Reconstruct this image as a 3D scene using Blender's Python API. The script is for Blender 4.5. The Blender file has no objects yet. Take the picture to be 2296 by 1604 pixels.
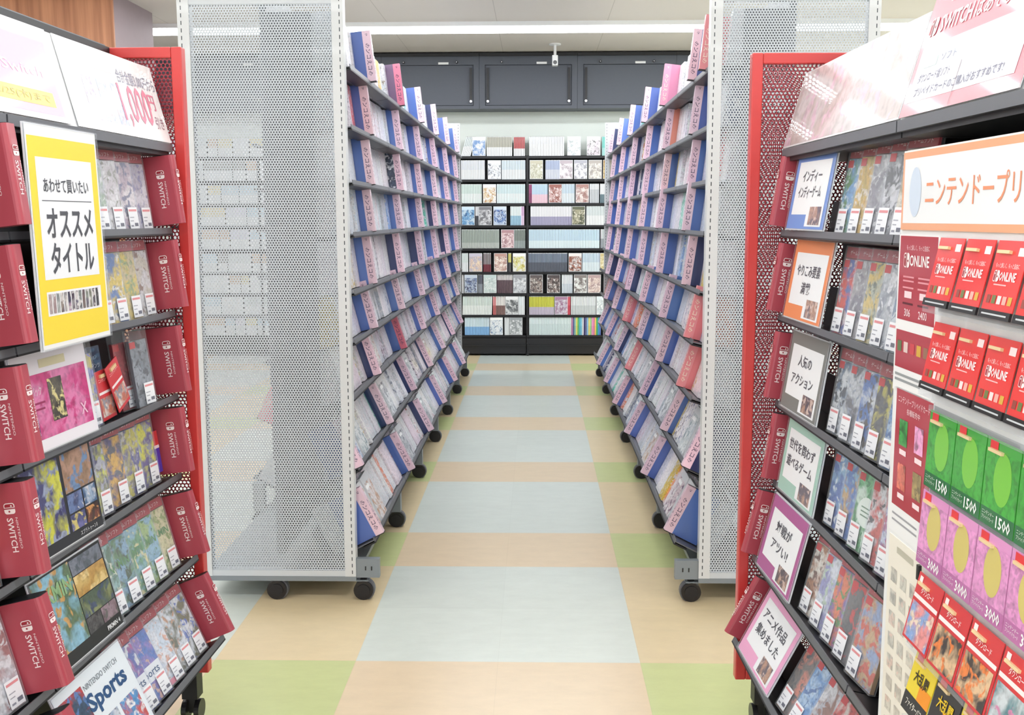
import bpy, math, random
from mathutils import Vector, Matrix
R = random.Random(7)
SC = bpy.context.scene
COL = SC.collection
V = Vector

# ------------------------------------------------------------------ camera
cam_d = bpy.data.cameras.new('camera')
cam_d.sensor_width = 36.0
cam_d.lens = 2315.07 / 2296 * 36.0
cam_d.clip_start, cam_d.clip_end = 0.05, 60
cam = bpy.data.objects.new('camera', cam_d)
COL.objects.link(cam)
CH, PITCH, YAW, ROLL = 1.392, 0.1344, 0.0238, -0.0025
_f = V((-math.sin(YAW) * math.cos(PITCH), math.cos(YAW) * math.cos(PITCH), -math.sin(PITCH)))
_r = V((math.cos(YAW), math.sin(YAW), 0))
_u = _r.cross(_f)
_r2 = _r * math.cos(ROLL) + _u * math.sin(ROLL)
_u2 = -_r * math.sin(ROLL) + _u * math.cos(ROLL)
_m = Matrix((_r2, _u2, -_f)).transposed().to_4x4()
_m.translation = (0, 0, CH)
cam.matrix_world = _m
SC.camera = cam

# ------------------------------------------------------------------ world, exposure
w = bpy.data.worlds.new('world')
SC.world = w
w.use_nodes = True
bg = w.node_tree.nodes['Background']
bg.inputs[0].default_value = (0.93, 0.96, 1.0, 1)
bg.inputs[1].default_value = 1.5
SC.view_settings.view_transform = 'Standard'
SC.view_settings.look = 'None'
SC.view_settings.gamma = 1
SC.view_settings.use_curve_mapping = False
SC.view_settings.exposure = 0.24
LAMP = 11.5          # strength of the ceiling light strips
CEIL = 3.0

# ------------------------------------------------------------------ materials
def lin(c):
    return tuple(((x / 255) / 12.92 if x <= 10 else ((x / 255 + 0.055) / 1.055) ** 2.4) for x in c)

MATS = {}
def nodes(name):
    m = bpy.data.materials.new(name)
    m.use_nodes = True
    nt = m.node_tree
    MATS[name] = m
    return m, nt, nt.nodes['Principled BSDF'], nt.nodes.new, nt.links.new

def plain(name, rgb, rough=0.5, metal=0.0, spec=0.5, coat=0.0, var=0.05, scale=30):
    m, nt, p, N, L = nodes(name)
    c = lin(rgb)
    nz = N('ShaderNodeTexNoise'); nz.inputs['Scale'].default_value = scale; nz.inputs['Detail'].default_value = 3
    tc = N('ShaderNodeTexCoord'); L(tc.outputs['Object'], nz.inputs['Vector'])
    mx = N('ShaderNodeMix'); mx.data_type = 'RGBA'
    mx.inputs[6].default_value = (*[x * (1 - var) for x in c], 1)
    mx.inputs[7].default_value = (*[min(1, x * (1 + var)) for x in c], 1)
    L(nz.outputs['Fac'], mx.inputs[0]); L(mx.outputs[2], p.inputs['Base Color'])
    p.inputs['Roughness'].default_value = rough
    p.inputs['Metallic'].default_value = metal
    p.inputs['Specular IOR Level'].default_value = spec
    p.inputs['Coat Weight'].default_value = coat
    p.inputs['Coat Roughness'].default_value = 0.08
    return m

def attr_mat(name, rough, coat=0.0, art=False):
    m, nt, p, N, L = nodes(name)
    a = N('ShaderNodeAttribute'); a.attribute_name = 'col'
    out = a.outputs['Color']
    if art:
        uv = N('ShaderNodeUVMap'); uv.uv_map = 'UVMap'
        def noise(scale, dist, lo, hi, seed):
            n = N('ShaderNodeTexNoise'); n.noise_dimensions = '4D'
            n.inputs['W'].default_value = seed
            n.inputs['Scale'].default_value = scale; n.inputs['Detail'].default_value = 3.5
            n.inputs['Distortion'].default_value = dist
            L(uv.outputs[0], n.inputs['Vector'])
            mr = N('ShaderNodeMapRange'); mr.inputs[1].default_value = lo; mr.inputs[2].default_value = hi
            L(n.outputs['Fac'], mr.inputs[0])
            return mr.outputs[0]
        def mix(fac, A, B):
            x = N('ShaderNodeMix'); x.data_type = 'RGBA'
            L(fac, x.inputs[0]); L(A, x.inputs[6]); L(B, x.inputs[7])
            return x.outputs[2]
        b = N('ShaderNodeAttribute'); b.attribute_name = 'col2'
        c = N('ShaderNodeAttribute'); c.attribute_name = 'col3'
        out = mix(noise(24, 0.7, .44, .56, 1.3), out, b.outputs['Color'])
        out = mix(noise(46, 0.9, .53, .60, 4.1), out, c.outputs['Color'])
        x = N('ShaderNodeMix'); x.data_type = 'RGBA'; x.blend_type = 'MULTIPLY'
        mr = noise(120, 0.4, .30, .55, 7.7)
        x.inputs[0].default_value = 0.35
        L(out, x.inputs[6]); L(mr, x.inputs[7]); out = x.outputs[2]
    L(out, p.inputs['Base Color'])
    p.inputs['Roughness'].default_value = rough
    p.inputs['Coat Weight'].default_value = coat
    p.inputs['Coat Roughness'].default_value = 0.06
    return m

attr_mat('print', 0.45)
attr_mat('glossy_print', 0.3, coat=0.5)
attr_mat('art', 0.35, coat=0.5, art=True)
plain('red_plastic', (176, 70, 84), 0.38, coat=0.25, var=0.06, scale=14)
plain('red_paint', (204, 62, 60), 0.35, coat=0.2)
plain('steel_grey', (200, 206, 212), 0.35, metal=0.0, coat=0.2, var=0.02)
plain('shelf_grey', (112, 114, 120), 0.4, metal=0.3, var=0.05)
plain('bracket_grey', (132, 140, 146), 0.4, var=0.03)
plain('black_metal', (26, 26, 30), 0.45, var=0.1)
plain('rubber', (22, 20, 24), 0.4, coat=0.2)
plain('cabinet_grey', (80, 85, 96), 0.5, var=0.04, scale=60)
plain('white_plastic', (235, 236, 238), 0.4, var=0.02)
plain('chrome', (200, 200, 205), 0.2, metal=1.0, var=0.02)
plain('wall_paint', (238, 245, 239), 0.7, var=0.015, scale=6)
plain('mauve_paint', (150, 134, 138), 0.6, var=0.04, scale=20)

def clear_mat():
    m, nt, p, N, L = nodes('clear_plastic')
    out = nt.nodes['Material Output']
    t = N('ShaderNodeBsdfTransparent'); t.inputs[0].default_value = (0.95, 0.96, 0.98, 1)
    p.inputs['Base Color'].default_value = (0.85, 0.87, 0.9, 1)
    p.inputs['Roughness'].default_value = 0.12
    lw = N('ShaderNodeLayerWeight'); lw.inputs[0].default_value = 0.25
    mr = N('ShaderNodeMapRange'); mr.inputs[3].default_value = 0.045; mr.inputs[4].default_value = 0.40
    L(lw.outputs['Facing'], mr.inputs[0])
    mx = N('ShaderNodeMixShader')
    L(mr.outputs[0], mx.inputs[0]); L(t.outputs[0], mx.inputs[1]); L(p.outputs[0], mx.inputs[2])
    L(mx.outputs[0], out.inputs[0])
clear_mat()

def math_node(nt, op, a, b=None):
    n = nt.nodes.new('ShaderNodeMath'); n.operation = op
    for i, x in enumerate((a, b)):
        if x is None: continue
        if isinstance(x, (int, float)): n.inputs[i].default_value = x
        else: nt.links.new(x, n.inputs[i])
    return n.outputs[0]

def perforated(name, rgb, pitch, radius, rough=0.4):
    """Sheet metal with round holes in a hexagonal lattice, in metres of the sheet's own UV."""
    m, nt, p, N, L = nodes(name)
    M = lambda op, a, b=None: math_node(nt, op, a, b)
    p.inputs['Base Color'].default_value = (*lin(rgb), 1)
    p.inputs['Roughness'].default_value = rough
    p.inputs['Coat Weight'].default_value = 0.15
    uv = N('ShaderNodeUVMap'); uv.uv_map = 'UVMap'
    s = N('ShaderNodeSeparateXYZ'); L(uv.outputs[0], s.inputs[0])
    ph = pitch * math.sqrt(3)
    def dist(ox, oy):
        dx = M('SUBTRACT', M('FLOORED_MODULO', M('ADD', s.outputs[0], ox), pitch), pitch / 2)
        dy = M('SUBTRACT', M('FLOORED_MODULO', M('ADD', s.outputs[1], oy), ph), ph / 2)
        return M('SQRT', M('ADD', M('MULTIPLY', dx, dx), M('MULTIPLY', dy, dy)))
    d = M('MINIMUM', dist(0, 0), dist(pitch / 2, ph / 2))
    hole = M('LESS_THAN', d, radius)
    t = N('ShaderNodeBsdfTransparent')
    mx = N('ShaderNodeMixShader')
    L(hole, mx.inputs[0]); L(p.outputs[0], mx.inputs[1]); L(t.outputs[0], mx.inputs[2])
    L(mx.outputs[0], nt.nodes['Material Output'].inputs[0])
perforated('grey_perforated', (190, 198, 206), 0.0098, 0.0027)
perforated('red_perforated', (150, 46, 58), 0.0110, 0.0045)
perforated('red_perforated_inner', (150, 46, 58), 0.0102, 0.0042)
perforated('dark_perforated', (52, 30, 34), 0.0112, 0.0033)

def slotted():
    """Upright post steel: a vertical row of slots."""
    m, nt, p, N, L = nodes('slotted_steel')
    M = lambda op, a, b=None: math_node(nt, op, a, b)
    uv = N('ShaderNodeUVMap'); uv.uv_map = 'UVMap'
    s = N('ShaderNodeSeparateXYZ'); L(uv.outputs[0], s.inputs[0])
    a = M('LESS_THAN', M('FLOORED_MODULO', s.outputs[1], 0.025), 0.0135)
    b = M('LESS_THAN', M('ABSOLUTE', s.outputs[0]), 0.0016)
    mx = N('ShaderNodeMix'); mx.data_type = 'RGBA'
    L(M('MULTIPLY', a, b), mx.inputs[0])
    mx.inputs[6].default_value = (*lin((212, 215, 218)), 1); mx.inputs[7].default_value = (*lin((40, 52, 60)), 1)
    L(mx.outputs[2], p.inputs['Base Color']); p.inputs['Roughness'].default_value = 0.35
    p.inputs['Coat Weight'].default_value = 0.2
slotted()

def floor_mat():
    m, nt, p, N, L = nodes('vinyl_tile')
    M = lambda op, a, b=None: math_node(nt, op, a, b)
    tc = N('ShaderNodeTexCoord'); s = N('ShaderNodeSeparateXYZ'); L(tc.outputs['Object'], s.inputs[0])
    X = M('ADD', s.outputs[0], 0.572); Y = M('SUBTRACT', s.outputs[1], 3.105)
    ax = M('GREATER_THAN', M('FLOORED_MODULO', X, 1.35), 0.9)
    ay = M('GREATER_THAN', M('FLOORED_MODULO', Y, 1.35), 0.9)
    def mix(f, A, B):
        x = N('ShaderNodeMix'); x.data_type = 'RGBA'
        if isinstance(f, float): x.inputs[0].default_value = f
        else: L(f, x.inputs[0])
        for i, c in ((6, A), (7, B)):
            if isinstance(c, tuple): x.inputs[i].default_value = (*lin(c), 1)
            else: L(c, x.inputs[i])
        return x.outputs[2]
    blue, tan, peach, green = (207, 215, 209), (221, 203, 166), (222, 202, 172), (196, 204, 146)
    c = mix(ay, mix(ax, blue, tan), mix(ax, peach, green))
    # cloudy flecks and a different tint on every 45 cm tile
    v = N('ShaderNodeTexNoise'); v.inputs['Scale'].default_value = 9; v.inputs['Detail'].default_value = 6; v.inputs['Roughness'].default_value = .7
    mp = N('ShaderNodeMapping'); mp.inputs['Scale'].default_value = (1, 2.2, 1); L(tc.outputs['Object'], mp.inputs[0]); L(mp.outputs[0], v.inputs[0])
    wn = N('ShaderNodeTexWhiteNoise'); wn.noise_dimensions = '2D'
    cb = N('ShaderNodeCombineXYZ'); L(M('FLOOR', M('DIVIDE', X, .45)), cb.inputs[0]); L(M('FLOOR', M('DIVIDE', Y, .45)), cb.inputs[1]); L(cb.outputs[0], wn.inputs[0])
    k = M('ADD', M('MULTIPLY', M('SUBTRACT', v.outputs['Fac'], .5), .22), M('ADD', M('MULTIPLY', wn.outputs['Value'], .05), .97))
    # thin joints
    jx = M('LESS_THAN', M('FLOORED_MODULO', X, .45), .0025); jy = M('LESS_THAN', M('FLOORED_MODULO', Y, .45), .003)
    k = M('SUBTRACT', k, M('MULTIPLY', M('MAXIMUM', jx, jy), .05))
    h = N('ShaderNodeVectorMath'); h.operation = 'SCALE'; L(c, h.inputs[0]); L(k, h.inputs['Scale'])
    L(h.outputs[0], p.inputs['Base Color'])
    p.inputs['Roughness'].default_value = 0.28
    p.inputs['Specular IOR Level'].default_value = 0.45
floor_mat()

def ceiling_mat():
    m, nt, p, N, L = nodes('ceiling_board')
    M = lambda op, a, b=None: math_node(nt, op, a, b)
    tc = N('ShaderNodeTexCoord'); s = N('ShaderNodeSeparateXYZ'); L(tc.outputs['Object'], s.inputs[0])
    jx = M('LESS_THAN', M('FLOORED_MODULO', M('ADD', s.outputs[0], .33), .91), .006)
    jy = M('LESS_THAN', M('FLOORED_MODULO', s.outputs[1], 1.82), .006)
    j = M('MAXIMUM', jx, jy)
    mx = N('ShaderNodeMix'); mx.data_type = 'RGBA'; L(j, mx.inputs[0])
    mx.inputs[6].default_value = (*lin((214, 207, 202)), 1); mx.inputs[7].default_value = (*lin((190, 183, 178)), 1)
    L(mx.outputs[2], p.inputs['Base Color']); p.inputs['Roughness'].default_value = 0.8
ceiling_mat()

def wood_mat():
    m, nt, p, N, L = nodes('wood_veneer')
    tc = N('ShaderNodeTexCoord'); mp = N('ShaderNodeMapping'); mp.inputs['Scale'].default_value = (9, 9, 0.35)
    L(tc.outputs['Object'], mp.inputs[0])
    n = N('ShaderNodeTexNoise'); n.inputs['Scale'].default_value = 2.2; n.inputs['Detail'].default_value = 6; L(mp.outputs[0], n.inputs[0])
    cr = N('ShaderNodeValToRGB')
    cr.color_ramp.elements[0].position = .3; cr.color_ramp.elements[0].color = (*lin((150, 98, 72)), 1)
    cr.color_ramp.elements[1].position = .7; cr.color_ramp.elements[1].color = (*lin((204, 146, 112)), 1)
    L(n.outputs['Fac'], cr.inputs[0]); L(cr.outputs[0], p.inputs['Base Color']); p.inputs['Roughness'].default_value = .5
wood_mat()

def emit(name, rgb, k):
    m, nt, p, N, L = nodes(name)
    e = N('ShaderNodeEmission'); e.inputs[0].default_value = (*rgb, 1); e.inputs[1].default_value = k
    L(e.outputs[0], nt.nodes['Material Output'].inputs[0])
emit('lamp_glow', (0.95, 0.975, 1.0), LAMP)

# ------------------------------------------------------------------ mesh builder
GLYPH = {}
def glyphs(text, bold=0.0, res=2):
    key = (text, bold, res)
    if key not in GLYPH:
        cu = bpy.data.curves.new('tmp', 'FONT')
        cu.body = text; cu.size = 1.0; cu.offset = bold; cu.resolution_u = res
        o = bpy.data.objects.new('tmp', cu); COL.objects.link(o)
        dg = bpy.context.evaluated_depsgraph_get()
        me = bpy.data.meshes.new_from_object(o.evaluated_get(dg))
        vs = [(q.co.x, q.co.y) for q in me.vertices]
        fs = [tuple(q.vertices) for q in me.polygons]
        bpy.data.objects.remove(o); bpy.data.curves.remove(cu); bpy.data.meshes.remove(me)
        xs = [a for a, _ in vs] or [0]; ys = [b for _, b in vs] or [0]
        GLYPH[key] = (vs, fs, min(xs), max(xs), min(ys), max(ys))
    return GLYPH[key]

class MB:
    def __init__(s):
        s.v, s.f, s.m, s.c, s.uv, s.sm = [], [], [], [], [], []
        s.names = []
    def mi(s, name):
        if name not in s.names: s.names.append(name)
        return s.names.index(name)
    def add(s, verts, faces, mat, col=(255, 255, 255), col2=None, col3=None, uv=None, smooth=False):
        b = len(s.v); s.v.extend(tuple(p) for p in verts)
        i = s.mi(mat)
        for f in faces:
            s.f.append(tuple(b + k for k in f)); s.m.append(i); s.c.append((col, col2 or col, col3 or col))
            s.uv.append([uv[k] for k in f] if uv else None); s.sm.append(smooth)
    def quad(s, p, mat, col=(255, 255, 255), col2=None, col3=None, uv=None):
        s.add(p, [(0, 1, 2, 3)], mat, col, col2, col3, uv)
    def rect(s, x0, x1, y0, y1, z, mat, col=(255, 255, 255), col2=None, col3=None, seed=None, k=1.0):
        """Rectangle facing +z."""
        o = (0, 0) if seed is None else (seed * 3.17 % 50, seed * 7.31 % 50)
        s.quad([(x0, y0, z), (x1, y0, z), (x1, y1, z), (x0, y1, z)], mat, col, col2, col3,
               [(x * k + o[0], y * k + o[1]) for x, y in ((x0, y0), (x1, y0), (x1, y1), (x0, y1))])
    def box(s, x0, x1, y0, y1, z0, z1, mat, col=(255, 255, 255), uvaxes=None, **k):
        p = [(x, y, z) for z in (z0, z1) for y in (y0, y1) for x in (x0, x1)]
        uv = [(q[uvaxes[0]], q[uvaxes[1]]) for q in p] if uvaxes else None
        s.add(p, [(0, 2, 3, 1), (4, 5, 7, 6), (0, 1, 5, 4), (2, 6, 7, 3), (0, 4, 6, 2), (1, 3, 7, 5)], mat, col, uv=uv, **k)
    def prism(s, poly, axis, a, b, mat, col=(255, 255, 255), smooth=False):
        """Extrude a convex polygon (two coordinates) along axis 0, 1 or 2 from a to b."""
        def P(q, t):
            l = list(q); l.insert(axis, t); return tuple(l)
        n = len(poly)
        vs = [P(q, a) for q in poly] + [P(q, b) for q in poly]
        s.add(vs, [tuple(range(n))[::-1], tuple(range(n, 2 * n))], mat, col)
        s.add(vs, [(i, (i + 1) % n, n + (i + 1) % n, n + i) for i in range(n)], mat, col, smooth=smooth)
    def cyl(s, c, r, axis, a, b, mat, col=(255, 255, 255), n=20):
        """Closed cylinder round c (the two other coordinates)."""
        s.prism([(c[0] + r * math.cos(2 * math.pi * i / n), c[1] + r * math.sin(2 * math.pi * i / n)) for i in range(n)], axis, a, b, mat, col, smooth=False)
    def text(s, t, o, dx, dy, size, col, mat='print', align='c', fit=None, bold=0.0, lift=0.00025, res=2):
        """Flat lettering lying on a surface: o = middle of the line, dx = reading direction, dy = up."""
        vs, fs, x0, x1, y0, y1 = glyphs(t, bold, res)
        dx, dy, o = V(dx), V(dy), V(o)
        n = dx.cross(dy)
        kx = ky = size
        if fit: kx = fit / max(1e-6, x1 - x0)
        ax = {'c': (x0 + x1) / 2, 'l': x0, 'r': x1}[align]
        ay = (y0 + y1) / 2
        s.add([o + dx * ((x - ax) * kx) + dy * ((y - ay) * ky) + n * lift for x, y in vs], fs, mat, col)
    def build(s, name, parent=None, mw=None, data_only=False):
        me = bpy.data.meshes.new(name)
        me.from_pydata(s.v, [], s.f)
        for n in s.names: me.materials.append(MATS[n])
        me.polygons.foreach_set('material_index', s.m)
        me.polygons.foreach_set('use_smooth', s.sm)
        tot = [len(f) for f in s.f]
        need = {'print', 'glossy_print', 'art'} & set(s.names)
        if need:
            for k, an in enumerate(('col', 'col2', 'col3') if 'art' in need else ('col',)):
                at = me.attributes.new(an, 'FLOAT_COLOR', 'CORNER')
                buf = []
                for c, t in zip(s.c, tot):
                    buf.extend((*lin(c[k]), 1.0) * t)
                at.data.foreach_set('color', buf)
        if any(u for u in s.uv):
            ul = me.uv_layers.new(name='UVMap')
            buf = []
            for u, t in zip(s.uv, tot):
                for q in (u or [(0, 0)] * t): buf.extend(q)
            ul.data.foreach_set('uv', buf)
        me.update()
        if data_only: return me
        o = bpy.data.objects.new(name, me)
        COL.objects.link(o)
        if parent is not None: o.parent = parent
        if mw is not None: o.matrix_world = mw
        return o

def tag(o, label, cat, group=None):
    o['label'] = label; o['category'] = cat
    if group: o['group'] = group
    return o
def empty(name, mw, label, cat, group=None):
    o = bpy.data.objects.new(name, None); o.empty_display_size = 0.05
    COL.objects.link(o); o.matrix_world = mw
    return tag(o, label, cat, group)
def struct(o):
    o['kind'] = 'structure'; return o
def frame(origin, r, b, n):
    m = Matrix((V(r), V(b), V(n))).transposed().to_4x4(); m.translation = V(origin); return m
ORD = ['first', 'second', 'third', 'fourth', 'fifth', 'sixth', 'seventh', 'eighth', 'ninth', 'tenth', 'eleventh', 'twelfth',
       'thirteenth', 'fourteenth', 'fifteenth', 'sixteenth', 'seventeenth', 'eighteenth', 'nineteenth', 'twentieth']
def shade(c, k): return tuple(max(0, min(255, int(x * k))) for x in c)
def jit(c, a=10): 
    d = R.randint(-a, a)
    return tuple(max(0, min(255, x + d + R.randint(-a // 3, a // 3))) for x in c)
def colour_word(c):
    r, g, b = c; mx, mn = max(c), min(c)
    if mx - mn < 26: return 'white' if mx > 205 else 'pale grey' if mx > 165 else 'grey' if mx > 90 else 'dark'
    if r == mx: return ('yellow' if g > 170 and b < 150 else 'pink' if mn > 130 else 'brown' if mx < 150 else 'tan' if g > 150 else 'red')
    if b == mx: return 'pale blue' if mn > 150 else 'blue'
    return 'pale green' if mn > 150 else 'green'

# ------------------------------------------------------------------ the setting
b = MB(); b.box(-8, 8, -5, 11.0, -0.1, 0, 'vinyl_tile'); struct(b.build('floor'))
b = MB(); b.box(-8, 8, -5, 11.0, CEIL, CEIL + 0.1, 'ceiling_board'); struct(b.build('ceiling'))
b = MB(); b.box(-8, 8, 10.68, 11.0, 0, CEIL, 'wall_paint'); struct(b.build('wall_back'))
b = MB(); b.box(7.9, 8.0, -5, 10.82, 0, CEIL, 'wall_paint'); struct(b.build('wall_right'))
b = MB(); b.box(-8.0, -7.9, -5, 10.82, 0, CEIL, 'wall_paint'); struct(b.build('wall_left'))
b = MB(); b.box(-7.9, -3.03, 7.58, 7.6, 0, CEIL, 'wood_veneer')
b.box(-7.9, -3.03, 7.6, 8.36, 0, CEIL, 'mauve_paint'); struct(b.build('wall_wood'))

def light_strip(y, label, x0=-7.5, x1=7.5, wdt=0.26):
    o = empty('light_strip', frame(((x0 + x1) / 2, y, CEIL), (1, 0, 0), (0, 1, 0), (0, 0, 1)), label, 'ceiling light', 'ceiling light strips')
    h = (x1 - x0) / 2
    m = MB(); m.box(-h, h, -wdt / 2 - .03, wdt / 2 + .03, -0.035, 0, 'white_plastic'); m.build('housing', o)
    m = MB(); m.prism([(-wdt / 2, -.035), (-wdt / 2 + .02, -.05), (wdt / 2 - .02, -.05), (wdt / 2, -.035)], 0, -h + .01, h - .01, 'lamp_glow'); m.build('diffuser', o)
light_strip(8.96, 'long glowing light strip on the ceiling before the dark wall cabinets')
for k, y in enumerate((7.5, 6.5, 5.5, 4.5, 1.5, -0.7, -2.7)):  # strips added out of view, closest over the aisle to brighten its floor
    light_strip(y, ORD[k] + ' unseen added ceiling light strip on this side of the one by the cabinets', x0=-2.6 if y > 6 else -7.5)

def ceiling_camera():
    o = empty('ceiling_camera', frame((0.172, 9.93, CEIL), (1, 0, 0), (0, 1, 0), (0, 0, 1)), 'small white camera on a stem hanging from the ceiling', 'camera')
    m = MB(); m.cyl((0, 0), 0.055, 2, -0.012, 0, 'white_plastic', n=24); m.build('mounting_plate', o)
    m = MB(); m.cyl((0, 0), 0.013, 2, -0.12, -0.012, 'white_plastic', n=14); m.build('stem', o)
    m = MB(); m.box(-.026, .026, -.05, .04, -.20, -.11, 'white_plastic'); hd = m.build('camera_head', o)
    m = MB(); m.cyl((0, -.175), .018, 1, -.056, -.05, 'rubber'); m.build('lens', hd)
ceiling_camera()

# wall cabinets over the back shelves
def wall_cabinet(x0, x1, label):
    y0, z0, z1 = 10.36, 2.455, 2.985
    o = empty('wall_cabinet', frame(((x0 + x1) / 2, y0, z0), (1, 0, 0), (0, 1, 0), (0, 0, 1)), label, 'cabinet', 'dark wall cabinets')
    h = (x1 - x0) / 2 - .001; H = z1 - z0
    m = MB()
    m.box(-h, h, .03, .315, 0, H, 'cabinet_grey')
    m.box(-h, h, 0, .03, 0, .03, 'cabinet_grey'); m.box(-h, h, 0, .03, H - .11, H, 'cabinet_grey')
    m.box(-h, -h + .055, 0, .03, .03, H - .11, 'cabinet_grey'); m.box(h - .055, h, 0, .03, .03, H - .11, 'cabinet_grey')
    m.box(-h, h, -.012, 0, H - .03, H, 'black_metal')
    m.build('body', o)
    m = MB(); m.box(-h + .06, h - .06, .012, .03, .036, H - .115, 'cabinet_grey'); m.build('door', o)
    for sx in (-1, 1):
        m = MB(); m.box(sx * (h - .082) - .011, sx * (h - .082) + .011, -.012, .012, .06, H - .14, 'black_metal'); st = m.build('gas_strut', o)
        m = MB(); m.cyl((sx * (h - .082), .07), .012, 1, -.018, -.012, 'chrome', n=12); m.build('strut_pin', st)
        m = MB(); m.cyl((sx * .26, H - .085), .012, 1, -.02, 0, 'black_metal', n=12); kb = m.build('knob', o)
        m = MB(); m.cyl((sx * .26, H - .085), .005, 1, -.023, -.02, 'chrome', n=10); m.build('knob_pin', kb)
    m = MB(); m.box(.08, .18, -.004, 0, H - .105, H - .085, 'white_plastic'); m.build('name_plate', o)
for x0, x1, lb in ((-4.40, -3.44, 'dark cabinet by the wood wall, glimpsed through the grey end panel'), (-3.44, -2.48, 'second dark cabinet from the wood wall, glimpsed through the grey end panel'),
                   (-2.48, -1.52, 'dark cabinet whose door shows only beside the rack of the yellow sign'), (-1.52, -.56, 'dark grey wall cabinet behind the rack nearer the yellow sign'),
                   (-.56, .40, 'dark grey wall cabinet hung behind the ceiling camera'), (.40, 1.36, 'dark grey wall cabinet beyond the rack nearer the card board'),
                   (1.36, 2.32, 'last dark cabinet, hidden beyond the rack nearer the card board')):
    wall_cabinet(x0, x1, lb)

# ------------------------------------------------------------------ back shelf units with film cases
SHELF_Z = [2.0, 1.77, 1.535, 1.315, 1.085, 0.848, 0.632, 0.412, 0.205]
SY = 10.45
def shelf_unit(x0, x1, label):
    o = empty('shelf_unit', frame((x0, SY, 0), (1, 0, 0), (0, 1, 0), (0, 0, 1)), label, 'shelf unit', 'black shelf units along the back wall')
    W = x1 - x0
    m = MB(); m.box(.002, W - .002, .20, .22, .0, 2.02, 'black_metal'); m.build('back_panel', o)
    m = MB(); m.box(.004, W - .004, -.02, .20, .02, .18, 'black_metal'); m.box(.004, W - .004, -.03, -.02, .10, .115, 'black_metal'); m.build('base', o)
    m = MB(); m.box(.0005, .022, -.0035, .0, .19, 1.99, 'black_metal'); m.build('upright', o)
    m = MB(); m.cyl((.014, -.034), .010, 2, 0, .12, 'black_metal', n=12); m.build('foot', o)
    for z in SHELF_Z:
        m = MB(); m.box(.004, W - .004, -.004, .20, z - .022, z, 'black_metal'); m.box(.004, W - .004, -.008, -.004, z - .020, z + .003, 'black_metal'); m.build('shelf', o)
for x0, x1, lb in ((-.102, .798, 'black shelf unit of film cases ending the aisle, on the teal cases side'), (-1.002, -.102, 'black shelf unit of film cases ending the aisle, on the leaning cases side'),
                   (-1.902, -1.002, 'black shelf unit behind the rack nearer the yellow sign'), (-2.802, -1.902, 'black shelf unit seen only through the holes of a grey end panel'),
                   (-3.702, -2.802, 'last black shelf unit toward the wood wall'), (.798, 1.698, 'black shelf unit behind the rack nearer the card board')):
    shelf_unit(x0, x1, lb)

def spine_mesh(m, x, z, wd, top, bot, frac, y0=SY + .002, h=.19, lean=0.0):
    """Spine-out disc case: two-tone paper under a clear cover whose top edge stands a little higher."""
    d = .135; zf = z + .004
    def L(xx, zz): return xx + lean * (zz - zf)
    zs = [zf, zf + h * (1 - frac), zf + h * .965, zf + h]
    cs = [bot, top, (225, 228, 230)]
    for k in range(3):
        ins = .0 if k < 2 else .002
        a, bb = zs[k], zs[k + 1]
        m.quad([(L(x, a), y0, a), (L(x + wd, a), y0, a), (L(x + wd - ins, bb), y0 + ins, bb), (L(x + ins, bb), y0 + ins, bb)], 'glossy_print', cs[k])
    a, bb = zs[0], zs[3]
    p = [(L(x, a), y0, a), (L(x + wd, a), y0, a), (L(x + wd, bb), y0, bb), (L(x, bb), y0, bb)]
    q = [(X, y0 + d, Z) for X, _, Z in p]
    m.add(p + q, [(0, 3, 7, 4), (1, 5, 6, 2), (3, 2, 6, 7), (0, 4, 5, 1), (4, 7, 6, 5)], 'glossy_print', shade(top, .68))  # sides coloured darker to put shade into the gaps between spines

def face_mesh(m, x, z, pal, y0=SY - .004, wd=.132, h=.186, seed=0):
    a, c, e = pal
    zf = z + .006
    m.box(x, x + wd, y0 + .001, y0 + .015, zf, zf + h, 'glossy_print', (225, 228, 232))
    hh = h * .82
    s = (seed * 3.7 % 40, seed * 5.3 % 40)
    m.quad([(x + .004, y0, zf + .004), (x + wd - .004, y0, zf + .004), (x + wd - .004, y0, zf + hh), (x + .004, y0, zf + hh)], 'art', a, c, e,
           [(s[0], s[1]), (s[0] + wd, s[1]), (s[0] + wd, s[1] + hh), (s[0], s[1] + hh)])
    m.quad([(x + .004, y0, zf + hh), (x + wd - .004, y0, zf + hh), (x + wd - .004, y0, zf + h - .004), (x + .004, y0, zf + h - .004)], 'glossy_print', shade(c, 1.05))

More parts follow.
